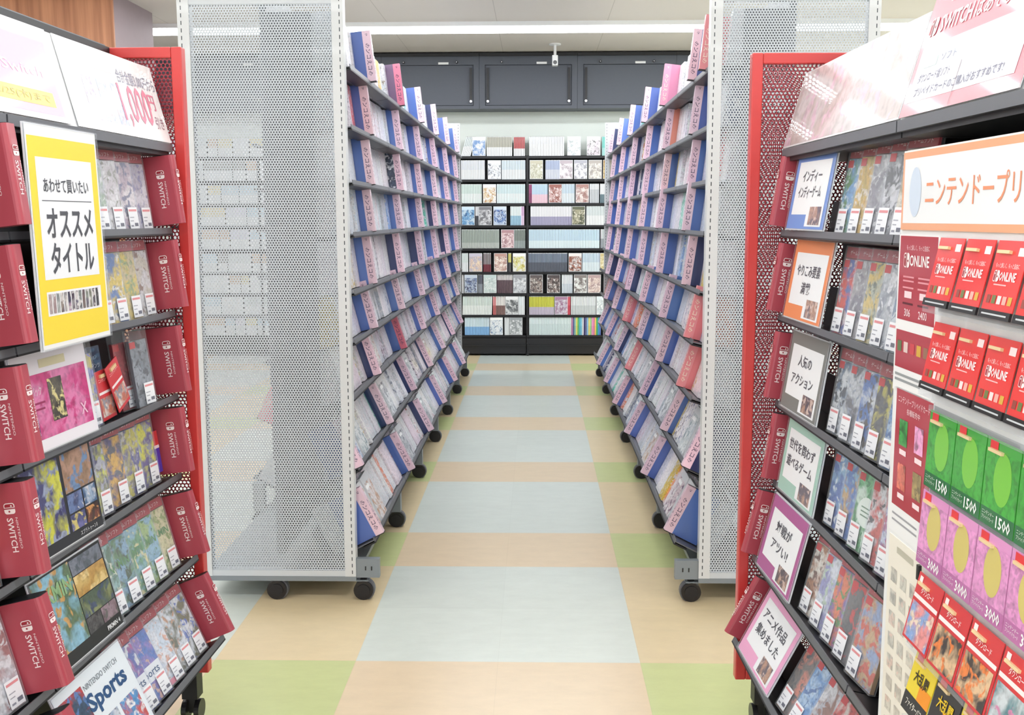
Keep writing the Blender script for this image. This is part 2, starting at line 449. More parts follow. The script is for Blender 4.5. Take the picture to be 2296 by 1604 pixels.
W_, PG, LB, LI = (232, 236, 240), (205, 214, 216), (192, 216, 232), (214, 214, 232)
GR, DK, TN, BR = (150, 152, 150), (52, 52, 60), (206, 180, 158), (120, 84, 72)
ROWS = [
 [('s', 1036, 1056, PG, W_, .5, .28), ('f', 1061, (110, 150, 205), (235, 238, 245), (180, 200, 230)), ('s', 1093, 1150, (172, 170, 158), W_, .55, 0), ('s', 1153, 1177, (176, 62, 66), (225, 225, 228), .62, 0),
  ('s', 1187, 1264, (226, 230, 240), W_, .4, 0), ('f', 1271, (245, 245, 248), (225, 228, 235), (190, 200, 205)), ('f', 1314, (240, 234, 242), (225, 214, 226), (120, 120, 124)), ('s', 1348, 1360, (120, 208, 200), (170, 225, 220), .6, 0), ('s', 1360, 1372, (240, 190, 184), (245, 225, 220), .6, 0)],
 [('s', 1036, 1088, (222, 226, 236), W_, .5, 0), ('f', 1095, (240, 242, 245), (220, 224, 230), (120, 126, 140)), ('s', 1126, 1177, (206, 220, 234), (228, 236, 242), .5, 0),
  ('f', 1188, (208, 208, 190), (190, 186, 165), (235, 235, 225)), ('s', 1223, 1253, (176, 188, 218), (208, 212, 228), .5, 0), ('f', 1254, (240, 236, 240), (180, 168, 178), (225, 215, 222)), ('f', 1286, (236, 236, 242), (170, 170, 182), (250, 250, 250)), ('f', 1318, (245, 240, 232), (178, 170, 166), (225, 222, 220)), ('f', 1350, (214, 180, 96), (170, 130, 60), (240, 220, 160))],
 [('s', 1036, 1082, (210, 226, 222), (230, 240, 238), .5, 0), ('f', 1084, (226, 206, 172), (240, 238, 236), (190, 140, 90)), ('s', 1115, 1177, (206, 226, 232), (226, 240, 242), .5, 0),
  ('s', 1186, 1192, (150, 60, 110), (130, 50, 96), .5, 0), ('s', 1193, 1228, (190, 214, 240), (240, 200, 214), .55, 0), ('f', 1230, (206, 170, 168), (150, 90, 80), (236, 220, 220)), ('s', 1260, 1288, (196, 214, 232), (220, 230, 240), .5, 0), ('f', 1290, (240, 226, 222), (170, 130, 124), (205, 190, 190)), ('s', 1321, 1343, (222, 226, 232), (196, 200, 206), .3, 0), ('s', 1344, 1366, (235, 240, 244), (110, 130, 140), .55, 0)],
 [('f', 1036, (120, 170, 215), (200, 220, 236), (70, 110, 160)), ('s', 1067, 1073, (220, 222, 228), (70, 72, 80), .5, 0), ('f', 1074, (196, 196, 202), (120, 120, 126), (225, 225, 230)), ('f', 1107, (96, 130, 190), (200, 214, 234), (60, 80, 130)), ('s', 1145, 1168, (226, 238, 240), (150, 190, 214), .5, 0), ('s', 1169, 1177, (206, 168, 206), (226, 200, 226), .5, 0),
  ('s', 1190, 1280, (236, 236, 242), (164, 160, 190), .55, 0), ('f', 1282, (168, 164, 138), (96, 100, 80), (214, 210, 190)), ('s', 1314, 1366, (214, 222, 224), (238, 242, 242), .5, 0)],
 [('s', 1036, 1122, (160, 170, 164), (186, 192, 188), .7, 0), ('f', 1124, (222, 190, 194), (170, 130, 136), (240, 222, 224)), ('s', 1154, 1177, (124, 134, 128), (150, 160, 160), .6, 0),
  ('s', 1186, 1344, (196, 220, 236), (222, 238, 244), .6, 0), ('s', 1346, 1366, (206, 210, 216), (150, 156, 164), .5, 0)],
 [('s', 1036, 1050, (222, 232, 232), W_, .5, 0), ('f', 1052, (226, 200, 186), (196, 190, 205), (245, 225, 196)), ('s', 1084, 1103, (140, 132, 136), (118, 50, 62), .6, 0), ('f', 1108, (226, 200, 188), (180, 140, 130), (245, 235, 228)), ('s', 1140, 1148, (214, 206, 120), (60, 60, 64), .5, 0), ('f', 1150, (226, 222, 150), (236, 236, 232), (196, 180, 90)),
  ('s', 1185, 1273, (110, 122, 140), (78, 84, 98), .5, 0), ('f', 1275, (160, 100, 80), (226, 220, 220), (100, 70, 64)), ('s', 1306, 1343, (200, 218, 232), (222, 234, 240), .5, 0), ('f', 1345, (226, 214, 170), (196, 180, 130), (240, 232, 206))],
 [('s', 1036, 1040, W_, W_, .5, 0), ('f', 1041, (120, 134, 170), (190, 200, 216), (70, 74, 100)), ('s', 1072, 1083, (96, 100, 112), (140, 146, 156), .5, 0), ('f', 1084, (214, 226, 226), (190, 206, 206), (235, 240, 240)), ('s', 1115, 1149, (205, 200, 202), (92, 70, 80), .3, 0), ('f', 1151, (206, 210, 216), (150, 152, 160), (236, 238, 240)),
  ('f', 1188, (150, 132, 126), (84, 74, 74), (214, 206, 200)), ('f', 1227, (130, 110, 108), (70, 60, 62), (220, 214, 212)), ('s', 1260, 1286, (226, 232, 238), (205, 214, 224), .5, 0), ('f', 1287, (236, 238, 236), (130, 122, 120), (206, 200, 200)), ('f', 1318, (222, 200, 192), (176, 150, 150), (240, 226, 220))],
 [('s', 1036, 1104, (218, 230, 226), (236, 242, 240), .5, .03), ('s', 1105, 1111, (224, 150, 150), (200, 110, 110), .5, 0), ('s', 1112, 1132, (232, 228, 226), (130, 100, 96), .5, 0), ('f', 1133, (96, 100, 104), (226, 228, 230), (150, 154, 158)), ('s', 1163, 1177, (232, 238, 244), W_, .5, 0),
  ('s', 1187, 1242, (206, 206, 70), (196, 186, 206), .58, 0), ('f', 1244, (206, 196, 214), (160, 120, 150), (228, 222, 232)), ('s', 1273, 1280, (216, 96, 112), (200, 70, 90), .5, 0), ('s', 1281, 1337, (228, 232, 234), (206, 212, 214), .5, 0), ('f', 1338, (240, 244, 244), (214, 222, 226), (180, 190, 196))],
 [('s', 1041, 1097, (214, 232, 242), (136, 184, 232), .55, 0), ('f', 1098, (222, 232, 240), (240, 244, 248), (140, 160, 190)), ('s', 1131, 1140, W_, W_, .5, 0), ('f', 1142, (206, 210, 214), (150, 156, 160), (236, 238, 240)),
  ('s', 1187, 1281, (222, 236, 238), (210, 226, 228), .4, 0), ('rainbow', 1282, 1349)],
]
RAINBOW = [(205, 140, 180), (90, 100, 150), (150, 205, 190), (232, 226, 120), (110, 190, 120), (96, 190, 214), (140, 206, 232), (230, 232, 238), (70, 66, 110), (110, 120, 170), (150, 196, 230), (244, 226, 130), (160, 214, 150), (240, 160, 200), (232, 140, 180), (250, 200, 110), (90, 190, 110), (80, 160, 214), (100, 130, 200)]
PX = lambda x: -.756 + (x - 1035) * .0045
stuff_bk = MB(); made = 0; PITCH_S = .0158
for ri, row in enumerate(ROWS):
    z = SHELF_Z[ri]; where = ORD[ri] + ' back wall shelf down'
    runs = faces = 0
    for it in row:
        if it[0] == 'f':
            m = MB(); face_mesh(m, PX(it[1]), z, it[2:5], seed=ri * 20 + faces + 1)
            tag(m.build('film_case'), f'{colour_word(it[2])} film case showing its cover, {ORD[faces]} cover on the {where}', 'film case', 'film cases on the back wall'); faces += 1; made += 1
            continue
        if it[0] == 'rainbow':
            cols = [(c, shade(c, .95), .5) for c in RAINBOW]; x0 = PX(it[1]); lean = 0
        else:
            n = max(1, round((PX(it[2]) - PX(it[1])) / PITCH_S)); cols = [(it[3], it[4], it[5])] * n; x0 = PX(it[1]); lean = it[6]
        runs += 1
        src = None
        for k, (c0, c1, fr) in enumerate(cols):
            x = x0 + k * PITCH_S
            if made >= 300:
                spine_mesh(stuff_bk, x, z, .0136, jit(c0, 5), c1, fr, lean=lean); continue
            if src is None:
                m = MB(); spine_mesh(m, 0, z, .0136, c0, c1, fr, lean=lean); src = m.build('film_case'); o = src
            else:
                o = src.copy(); COL.objects.link(o)
            o.location.x = x
            tag(o, f'{colour_word(c0)} film case spine, {ORD[runs - 1]} run on the {where}', 'film case', f'{colour_word(c0)} spines, run {runs}, {where}'); made += 1
# rows on the side units, only glimpsed past or through the racks
for x0, x1 in ((-3.69, -1.01), (.81, 1.69)):
    for ri, z in enumerate(SHELF_Z):
        x = x0
        while x < x1 - .2:
            c = R.choice([W_, PG, LB, LI, TN, (225, 214, 170), GR]); n = R.randint(5, 18)
            for k in range(n):
                if x > x1 - .02: break
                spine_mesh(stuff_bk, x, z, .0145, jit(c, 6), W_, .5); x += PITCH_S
            x += .01
o = stuff_bk.build('film_case_rows'); o['kind'] = 'stuff'; tag(o, 'the remaining film case spines on the black back wall shelves', 'film cases')

# ------------------------------------------------------------------ aisle racks of rental cases
def caster_gondola(par, x, zc, top=.20):
    """Caster under a rack, rack-local: x along the rack, y up, z towards the aisle."""
    m = MB(); m.box(x - .022, x + .022, .071, top, zc - .03, zc + .02, 'bracket_grey'); m.box(x - .012, x + .012, .05, .078, zc - .012, zc + .012, 'black_metal'); c = m.build('caster', par)
    m = MB(); m.prism([(.036 + .036 * math.cos(a * math.pi / 12), zc + .036 * math.sin(a * math.pi / 12)) for a in range(24)], 0, x - .022, x + .022, 'rubber')
    m.prism([(.036 + .024 * math.cos(a * math.pi / 8), zc + .024 * math.sin(a * math.pi / 8)) for a in range(16)], 0, x - .026, x + .026, 'black_metal'); m.build('wheel', c)
    m = MB(); m.prism([(.036 + .041 * math.cos(a * math.pi / 12), zc + .041 * math.sin(a * math.pi / 12)) for a in range(-1, 14)], 0, x - .012, x + .012, 'shelf_grey'); m.build('hood', c)

RY0, BAY, NB = 3.64, 0.9, 6
RACK_Z = [1.917, 1.712, 1.52, 1.337, 1.13, .952, .747, .485, .215]
TILT = [6.5, 7, 7, 7, 8, 14, 18, 25, 27]
OUT = [.026, .015, .015, .015, .018, .025, .03, .03, .04]
CASE_Z = [-.05, -.05, -.05, -.052, -.052, -.045, -.035, -.022, -.02]
BLUE, PINK = (82, 112, 184), (240, 208, 224)

def shelf_divider(rowm, x, ri, sg, blue, pink, label, letters=True, wide=.032, salmon=False, art=None):
    """Card divider: coloured board, lettered strip round its front edge, thin black foot."""
    T, D, H = .026, .135, .192
    z1 = OUT[ri]; z0 = z1 - D
    o = empty('shelf_divider', rowm @ Matrix.Translation((x, .004, z0)), label, 'divider', 'dividers of the aisle racks')
    m = MB()
    m.box(-T / 2, T / 2, 0, H, 0, D - wide, 'art' if art else 'glossy_print', *( [art[0]] if art else [blue]), **({'col2': art[1], 'col3': art[2], 'uvaxes': (2, 1)} if art else {}))
    m.build('board', o)
    m = MB()
    m.box(-T / 2 - .0004, T / 2 + .0004, 0, H, D - wide, D, 'glossy_print', pink)
    xs = -sg * (T / 2 + .0004)                  # the side facing the near end of the aisle
    tcol = (70, 60, 90) if not salmon else (250, 232, 214)
    m.text('のンコえコの', (xs, H * .43, D - wide / 2), (0, -1, 0), (0, 0, sg), .021, tcol, bold=.01, res=1)
    m.text('ひ', (xs, H * .92, D - wide / 2), (0, -1, 0), (0, 0, sg), .012, tcol, res=1)
    m.text('のンコえコの', (0, H * .43, D), (0, -1, 0), (1, 0, 0), .019, tcol, bold=.01, res=1)
    m.build('lettered_edge', o)
    m = MB(); m.box(-T / 2 - .001, T / 2 + .001, -.003, 0, 0, D + .001, 'black_metal'); m.build('foot', o)
    return o

def rental_case_mesh(m, x, wd, zf, pal, h=.19, lean=0.0, y0=.003):
    a, b2, c3 = pal
    sx, sy = R.uniform(0, 50), R.uniform(0, 50)
    def L(X, Y): return X + lean * Y
    d = .135
    p = [(L(x, y0), y0, zf), (L(x + wd, y0), y0, zf), (L(x + wd, h), y0 + h, zf), (L(x, h), y0 + h, zf)]
    q = [(X, Y, zf - d) for X, Y, Z in p]
    uv = [(sx + X, sy + Y) for X, Y, Z in p] + [(sx + X + d, sy + Y) for X, Y, Z in q]
    m.add(p + q, [(0, 1, 2, 3)], 'art', a, shade(a, 1.05), c3, uv)
    m.add(p + q, [(0, 3, 7, 4), (1, 5, 6, 2)], 'art', b2, a, c3, uv)
    m.add(p + q, [(3, 2, 6, 7), (4, 7, 6, 5), (0, 4, 5, 1)], 'glossy_print', (222, 226, 232))

PALE = [(240, 242, 246), (230, 234, 242), (244, 240, 244), (220, 228, 238), (240, 230, 238), (216, 222, 228), (244, 246, 248), (230, 224, 234)]
ACC = [(150, 156, 176), (206, 150, 150), (110, 130, 170), (170, 160, 150), (90, 90, 104), (190, 206, 200), (214, 180, 190), (226, 200, 120)]
def pale_pal():
    a = R.choice(PALE); return (jit(a, 8), jit(R.choice(PALE), 8), R.choice(PALE * 3 + ACC))

def bright_pal():
    a = R.choice([(236, 120, 120), (110, 200, 180), (228, 200, 90), (240, 150, 120), (70, 84, 120), (150, 180, 226)]); return (a, shade(a, 1.1), (240, 240, 244))

def display_cover(rowm, x, label, pal, grp, zf=.0, tilt=0.0):
    m = MB(); wd, h = .136, .19
    m.box(0, wd, 0, h, -.015, 0, 'glossy_print', (228, 231, 236))
    m.rect(.005, wd - .005, .006, h - .03, .0006, 'art', *pal, seed=R.uniform(0, 99))
    m.rect(.012, wd * .6, h - .055, h - .04, .0012, 'print', (245, 246, 248))
    o = m.build('rental_case', mw=rowm @ Matrix.Translation((x, .001, zf - .002)) @ Matrix.Rotation(tilt, 4, 'Z'))
    return tag(o, label, 'rental case', grp)

def rental_rack(sg, xc, lips, side):
    r, n = (0, sg, 0), (sg, 0, 0)
    root_m = frame((xc, RY0, 0), r, (0, 0, 1), n)
    rack = empty('rental_rack', root_m, f'grey aisle rack of rental cases on casters {side}', 'rack', 'aisle racks')
    S = lambda y: sg * y                                     # distance along the aisle -> local x
    def bx(m, a, b2, *k, **kw): m.box(min(S(a), S(b2)), max(S(a), S(b2)), *k, **kw)
    LEN = BAY * NB
    for y0, nm in ((0, 'end_panel'), (LEN + .02, 'end_panel')):
        m = MB()
        for z0, z1, us in ((-.285, -.245, -.272), (.245, .285, .272)):
            a, b2 = S(y0 - .012), S(y0 + .03)
            p = [(x, y, z) for z in (z0, z1) for y in (.09, 2.2) for x in (min(a, b2), max(a, b2))]
            m.add(p, [(0, 2, 3, 1), (4, 5, 7, 6), (0, 1, 5, 4), (2, 6, 7, 3), (0, 4, 6, 2), (1, 3, 7, 5)], 'slotted_steel', uv=[(q[2] - us, q[1]) for q in p])
        bx(m, y0 - .010, y0 + .02, 2.118, 2.2, -.245, .245, 'steel_grey'); bx(m, y0 - .010, y0 + .02, .09, .112, -.245, .245, 'steel_grey')
        ep = m.build(nm, rack)
        m = MB(); bx(m, y0 - .0075, y0 - .006, .112, 2.118, -.245, .245, 'grey_perforated', uvaxes=(2, 1)); m.build('perforated_sheet', ep)
    m = MB(); bx(m, .03, LEN, .16, 2.18, -.012, .012, 'shelf_grey'); m.build('back_board', rack)
    m = MB(); bx(m, -.012, LEN + .02, .072, .09, -.285, .285, 'bracket_grey'); m.build('base_frame', rack)
    m = MB(); bx(m, -.008, .02, .085, .155, .285, .37, 'bracket_grey'); 
    for k in (0, 1): m.box(S(-.009) - .0006, S(-.009) + .0006, .113, .128, .318 + .022 * k, .322 + .022 * k, 'black_metal')
    m.build('foot_bracket', rack)
    for k in range(NB + 1): caster_gondola(rack, S(k * BAY + .012), .31, .074 if k == 0 else .20)
    caster_gondola(rack, S(.012), -.01, .073); caster_gondola(rack, S(LEN), -.01, .073)
    stuff = MB()
    for ri in range(9):
        t = math.radians(TILT[ri]); ct, st = math.cos(t), math.sin(t)
        N = V(n)
        rowm = frame((lips[ri], RY0, RACK_Z[ri]), r, N * -st + V((0, 0, ct)), N * ct + V((0, 0, st)))
        rel = root_m.inverted() @ rowm
        zf = CASE_Z[ri]
        row = f'{ORD[ri]} shelf down, rack {side}'
        for bay in range(NB):
            m = MB(); a0, a1 = bay * BAY + .036, bay * BAY + BAY + .030
            bx(m, a0, a1, -.004, 0, -.20, 0, 'shelf_grey'); bx(m, a0, a1, -.008, .007, 0, .003, 'shelf_grey'); bx(m, a0, a1, -.014, -.008, -.05, .003, 'black_metal')
            bx(m, a0 + .02, a1 - .02, 0, .12, -.204, -.20, 'black_metal')
            o = m.build('shelf', rack); o.matrix_local = rel
        # dividers, one in the middle of every bay, now and then a second one
        div = []
        firsts = FIRST[sg][ri]
        places = list(firsts)
        while places[-1] + .88 < LEN - .1: places.append(places[-1] + .885 + R.uniform(-.03, .03))
        for bay, y in enumerate(places):
            bl, pk, salmon, art = jit(BLUE, 10), jit(PINK, 6), False, None
            if R.random() < .22: bl = (42, 56, 104)
            if sg < 0 and ((ri, bay) in ((5, 0), (6, 0), (0, 0), (0, 2), (6, 3), (7, 3))): bl, pk, salmon = (236, 128, 134), (240, 150, 156), True
            if sg < 0 and (ri, bay) == (0, 2): bl, pk = (222, 140, 176), (232, 160, 190)
            if sg < 0 and (ri, bay) == (1, 1): bl = (228, 140, 120)
            if sg > 0 and (ri, bay) == (0, 1): bl, pk = (110, 84, 120), (214, 120, 150)
            if sg > 0 and (ri, bay) == (6, 1): pk = (214, 110, 130)
            if sg > 0 and (ri, bay) == (2, 1): art = ((46, 58, 80), (60, 76, 100), (225, 230, 236))
            div.append(y)
            kind = 'salmon pink' if salmon else 'purple' if bl == (110, 84, 120) else 'dark starry' if art else 'orange pink' if bl == (228, 140, 120) else 'blue'
            shelf_divider(rowm, S(y), ri, sg, bl, pk, f'{kind} divider with lettered edge, {ORD[bay]} along, {row}', salmon=salmon, art=art)
        # cases between the dividers
        edges = [.036] + div + [LEN - .02]
        for seg in range(len(edges) - 1):
            a, e = edges[seg] + (.016 if seg else 0), edges[seg + 1] - .016
            covers = []
            if ri >= 6 and seg >= 1: covers = [a + .03, a + .19] if ri >= 7 else [a + .03]
            if ri in (1, 2, 3, 4, 5) and seg in (1, 2, 3) and R.random() < .45: covers = [a + .02]
            covers = [c_ for c_ in covers if c_ + .15 < e]
            cend = a
            for ck, cx in enumerate(covers):
                x0 = S(cx) if sg > 0 else S(cx + .136)
                pal = R.choice([((230, 232, 238), (190, 196, 206), (120, 124, 140)), ((236, 230, 232), (206, 170, 150), (240, 240, 245)), ((205, 216, 222), (236, 240, 242), (150, 170, 180)), ((226, 206, 214), (240, 236, 240), (130, 100, 130)), ((200, 214, 236), (236, 240, 248), (120, 150, 200))])
                display_cover(rowm, x0, f'{"nearer" if ck == 0 else "farther"} case facing out past {ORD[seg - 1]} divider, {row}' if len(covers) > 1 else
                              f'only case facing out by {ORD[max(seg - 1, 0)]} divider, {row}', pal, 'rental cases of the aisle racks', zf=zf + .045 if ri < 6 else zf + .02, tilt=R.uniform(-.04, .04))
                cend = cx + .145
            if ri >= 7 and seg == 0: continue
            # stack the spines backwards from the far divider so the nearest to it show largest
            y = e; k = 0; nkeep = (10 if seg == 0 else 5 if seg == 1 else 0) if ri < 7 else (0, 14, 3)[min(seg, 2)] if seg < 3 else 0
            lean_run, run_left, pal = 0, 0, pale_pal()
            while y > a + .016:
                wd = R.choice((.0145, .0145, .0145, .024))
                y -= wd + .0008
                if y < a: break
                if run_left <= 0: run_left = R.randint(2, 9); pal = pale_pal() if R.random() > (.12 if sg < 0 else .05) else bright_pal(); off = R.uniform(-.010, .012)
                run_left -= 1
                behind = y < cend
                z_here = zf + off - (.02 if behind else 0)
                x0 = S(y) if sg > 0 else S(y + wd)
                if k < nkeep and not behind:
                    m = MB(); rental_case_mesh(m, 0, wd, 0, pal)
                    o = m.build('rental_case', mw=rowm @ Matrix.Translation((x0, 0, z_here)))
                    tag(o, f'{colour_word(pal[0])} case, {ORD[k]} before {ORD[seg]} divider, {row}', 'rental case', 'rental cases of the aisle racks')
                    k += 1
                else:
                    tmp = MB(); rental_case_mesh(tmp, x0, wd, z_here, (jit(pal[0], 5), pal[1], pal[2]))
                    for f, mi, c, uv, smo in zip(tmp.f, tmp.m, tmp.c, tmp.uv, tmp.sm):
                        stuff.add([rel @ V(tmp.v[q]) for q in f], [tuple(range(len(f)))], tmp.names[mi], *c, uv=uv)
    if sg > 0:                                               # the far side of this rack starts one bay in
        for ri in range(9):
            t = math.radians(TILT[ri]); ct, st = math.cos(t), math.sin(t); N2 = V((-sg, 0, 0))
            row2 = frame((2 * xc - lips[ri], RY0, RACK_Z[ri]), (0, -sg, 0), N2 * -st + V((0, 0, ct)), N2 * ct + V((0, 0, st)))
            rel2 = root_m.inverted() @ row2
            for bay in range(1, NB):
                m = MB(); a0, a1 = bay * BAY + .036, bay * BAY + BAY + .03
                m.box(-a1, -a0, -.004, 0, -.20, 0, 'shelf_grey'); m.box(-a1, -a0, -.008, .007, 0, .003, 'shelf_grey')
                o = m.build('shelf', rack); o.matrix_local = rel2
            y = BAY + .05
            while y < LEN - .03:
                wd = R.choice((.0145, .03)); tmp = MB(); rental_case_mesh(tmp, -y - wd, wd, CASE_Z[ri], pale_pal()); y += wd + .001
                for f, mi, c, uv in zip(tmp.f, tmp.m, tmp.c, tmp.uv): stuff.add([rel2 @ V(tmp.v[q]) for q in f], [tuple(range(len(f)))], tmp.names[mi], *c, uv=uv)
            if ri == 7: shelf_divider(row2, -(BAY + .03), ri, -sg, (226, 120, 140), (236, 150, 160), f'pink divider glimpsed through the end panel, far side of rack {side}', salmon=True)
        for k in range(1, NB + 1): caster_gondola(rack, S(k * BAY + .012), -.31)
        m = MB(); bx(m, BAY + .020, BAY + .034, .30, 2.1, -.25, -.013, 'shelf_grey'); m.build('shade_plate', rack)
    m = MB(); bx(m, .030, .034, .42, 2.1, .013, .165, 'shelf_grey'); m.build('shade_plate', rack)  # plate added to darken the rack interior behind the end panel holes
    o = stuff.build('rental_case_rows', mw=root_m); o['kind'] = 'stuff'
    tag(o, f'the remaining rental cases packed deep in the rack {side}', 'rental cases')

# distance of the first dividers from the end panel, shelf by shelf from the top
FIRST = {1: [(.49,), (.46,), (.47,), (.47,), (.47,), (.45,), (.55,), (.03, .83), (.07, 1.06)],
         -1: [(.22, .50), (.51,), (.54,), (.50,), (.38,), (.12, .89), (.26, .96), (.04, .70), (.12, .99)]}
LIPS_A = [-.65, -.65, -.65, -.65, -.652, -.655, -.665, -.655, -.60]
LIPS_B = [.612, .612, .612, .59, .58, .56, .56, .553, .512]
rental_rack(1, -.945, LIPS_A, 'behind yellow sign')
rental_rack(-1, .875, LIPS_B, 'behind card board')

# ------------------------------------------------------------------ game stands (red end frames, tilted shelves)
def game_stand(sg, O, th, rows, vout, top, bot, side, hdr):
    du = V((math.sin(th), math.cos(th), 0)); r = du * sg
    n = r.cross(V((0, 0, 1)))
    root = frame(O, r, (0, 0, 1), n)
    st = empty('game_stand', root, f'tilted shelf stand with a red perforated end frame, {side}', 'display stand', 'game display stands')
    def bx(m, u0, u1, *k, **kw): m.box(min(sg * u0, sg * u1), max(sg * u0, sg * u1), *k, **kw)
    t = .028; vin = -.42
    m = MB(); bx(m, -1.65, -1.615, .14, hdr[3], -.172, -.10, 'black_metal'); m.build('end_post', st)
    for u0 in (0.0,):
        m = MB()
        bx(m, u0, u0 + .03, bot, top, vout - t, vout, 'red_paint'); bx(m, u0, u0 + .03, bot, top, vin, vin + t, 'red_paint')
        bx(m, u0, u0 + .03, top - t, top, vin + t, vout - t, 'red_paint'); bx(m, u0, u0 + .03, bot, bot + t, vin + t, vout - t, 'red_paint')
        ef = m.build('end_frame', st)
        md = ef.modifiers.new('edge', 'BEVEL'); md.width = .003; md.segments = 2; md.limit_method = 'ANGLE'
        for du_, pm in ((.003, 'red_perforated'), (.0175, 'red_perforated_inner')):
            m = MB(); bx(m, u0 + du_, u0 + du_ + .0012, bot + t, top - t, vin + t, vout - t, pm, uvaxes=(2, 1)); m.build('perforated_sheet', ef)
    L = -1.65
    m = MB(); bx(m, L + .03, 0, .14, hdr[3], -.142, -.132, 'black_metal'); m.build('back_panel', st)
    m = MB(); bx(m, L + .03, 0, .09, .14, -.16, -.02, 'black_metal'); m.build('base_beam', st)
    m = MB(); bx(m, L + .03, -.002, hdr[3] - .012, hdr[3] + .006, -.172, -.142, 'shelf_grey'); m.build('top_rail', st)
    for uu in (-.81,):
        m = MB(); bx(m, uu - .015, uu + .015, .14, hdr[3] - .014, -.131, -.10, 'black_metal'); m.build('upright', st)
    # slanted header board with its canopy
    hv0, hz0, hv1, hz1 = hdr[0], hdr[1], hdr[2], hdr[3] - .055
    for u0, u1 in ((-.80, -.012), (-1.60, -.806)):
        m = MB(); a, b2 = sorted((sg * u0, sg * u1))
        m.prism([(hz0, hv0), (hz0 + .004, hv0 - .008), (hz1, hv1 - .008), (hz1, hv1)], 0, a, b2, 'white_plastic'); m.build('header_board', st)
        m = MB(); m.box(a, b2, hz0 - .016, hz0 + .004, hv0 - .012, hv0 + .004, 'shelf_grey'); m.box(a, b2, hz0 - .026, hz0 - .016, -.13, hv0 - .006, 'black_metal'); m.build('canopy', st)
    # casters
    for u0 in (.03, -1.55):
        vc = .0 if sg > 0 else .04
        c = sg * (u0 - .012)
        m = MB(); m.box(c - .022, c + .022, .066, .14, vc - .022, vc + .022, 'black_metal'); m.box(c - .008, c + .008, .02, .07, vc - .009, vc + .009, 'black_metal'); k = m.build('caster', st)
        for z0 in (vc - .025, vc + .011):
            m = MB(); m.prism([(c + .029 * math.cos(i * math.pi / 12), .029 + .029 * math.sin(i * math.pi / 12)) for i in range(24)], 2, z0, z0 + .014, 'rubber'); m.build('wheel', k)
    frames = []
    for v, z, tilt in rows:
        a = math.radians(tilt); ct, s_ = math.cos(a), math.sin(a); Z = V((0, 0, 1))
        rowm = frame(V(O) + n * v + Z * z, r, n * -s_ + Z * ct, n * ct + Z * s_)
        rel = root.inverted() @ rowm
        for u0, u1 in ((-.80, -.014), (-1.60, -.806)):
            m = MB(); bx(m, u0, u1, -.004, 0, -.118, 0, 'black_metal'); bx(m, u0, u1, 0, .10, -.118, -.115, 'black_metal')
            bx(m, u0, u1, -.006, .009, 0, .003, 'shelf_grey'); bx(m, u0, u1, -.010, -.006, -.03, .003, 'black_metal')
            o = m.build('shelf', st); o.matrix_local = rel
        frames.append(rowm)
    return root, frames

def logo(m, o, dx, dy, k, col=(248, 232, 232)):
    """Two-halves controller badge: outlined half above a filled half, each with its stick dot."""
    dx, dy, o = V(dx), V(dy), V(o); n = dx.cross(dy) * .0006
    def arc(cx, cy, r, a0, a1, q=6): return [(cx + r * math.cos(math.radians(a0 + (a1 - a0) * i / q)), cy + r * math.sin(math.radians(a0 + (a1 - a0) * i / q))) for i in range(q + 1)]
    def put(poly, c, lift=1.0): m.add([o + dx * (x * k) + dy * (y * k) + n * lift for x, y in poly], [tuple(range(len(poly)))], 'print', c)
    right = [(.06, -.5)] + arc(.26, -.26, .24, -90, 0) + arc(.26, .26, .24, 0, 90) + [(.06, .5)]
    put(right, col)
    left = [(-x, y) for x, y in right][::-1]
    put(left, col)
    inner = [(-.12, -.42)] + [(-.12, .42)] + arc(-.26, .26, .16, 90, 180) + arc(-.26, -.26, .16, 180, 270)
    put(inner, (158, 40, 54), 1.4)
    put(arc(-.24, .2, .08, 0, 330, 8), col, 1.8); put(arc(.26, -.04, .09, 0, 330, 8), (158, 40, 54), 1.8)

def red_divider(rowm, sg, u_far, z1, label, T=.04, H=.173, D=.135):
    o = empty('section_divider', rowm @ Matrix.Translation((sg * (u_far - T / 2), .016, z1 - D)), label, 'divider', 'red section dividers')
    h, q = T / 2, .011
    prof = [(-h, 0), (h, 0), (h, D - q)] + [(h - q + q * math.cos(a), D - q + q * math.sin(a)) for a in (.4, .8, 1.2, 1.57)] + \
           [(-h + q - q * math.sin(a), D - q + q * math.cos(a)) for a in (0, .4, .8, 1.2)] + [(-h, D - q)]
    m = MB(); m.prism(prof, 1, 0, H, 'red_plastic')
    sh = m.build('sleeve', o)
    W = (246, 228, 230)
    xs = -sg * (h + .0003)
    up = V((0, 0, sg))
    y0 = H * .80
    for (ox, oz, dxv, k) in ((xs, D - .040, up, 1.0), (None, None, V((1, 0, 0)), .92)):
        m = MB()
        o_ = V((xs, 0, D - (.040 if sg > 0 else .028))) if ox is not None else V((0, 0, D + .0003))
        lg = .021 * k
        logo(m, o_ + V((0, y0 - .012, 0)), (0, -1, 0), dxv, lg)
        m.text('SWITCH', o_ + V((0, y0 - .030, 0)) - dxv * .0035 * k, (0, -1, 0), dxv, .0165 * k, W, align='l', fit=.066 * k, bold=.012)
        m.text('NINTENDO', o_ + V((0, y0 - .030, 0)) + dxv * .0095 * k, (0, -1, 0), dxv, .0062 * k, W, align='l', fit=.060 * k, bold=.0)
        m.build('side_lettering' if ox is not None else 'front_lettering', o)
    m = MB(); m.prism([(x * .96, z * .99) for x, z in prof], 1, H, H + .0012, 'black_metal'); m.build('top_edge', o)
    return o

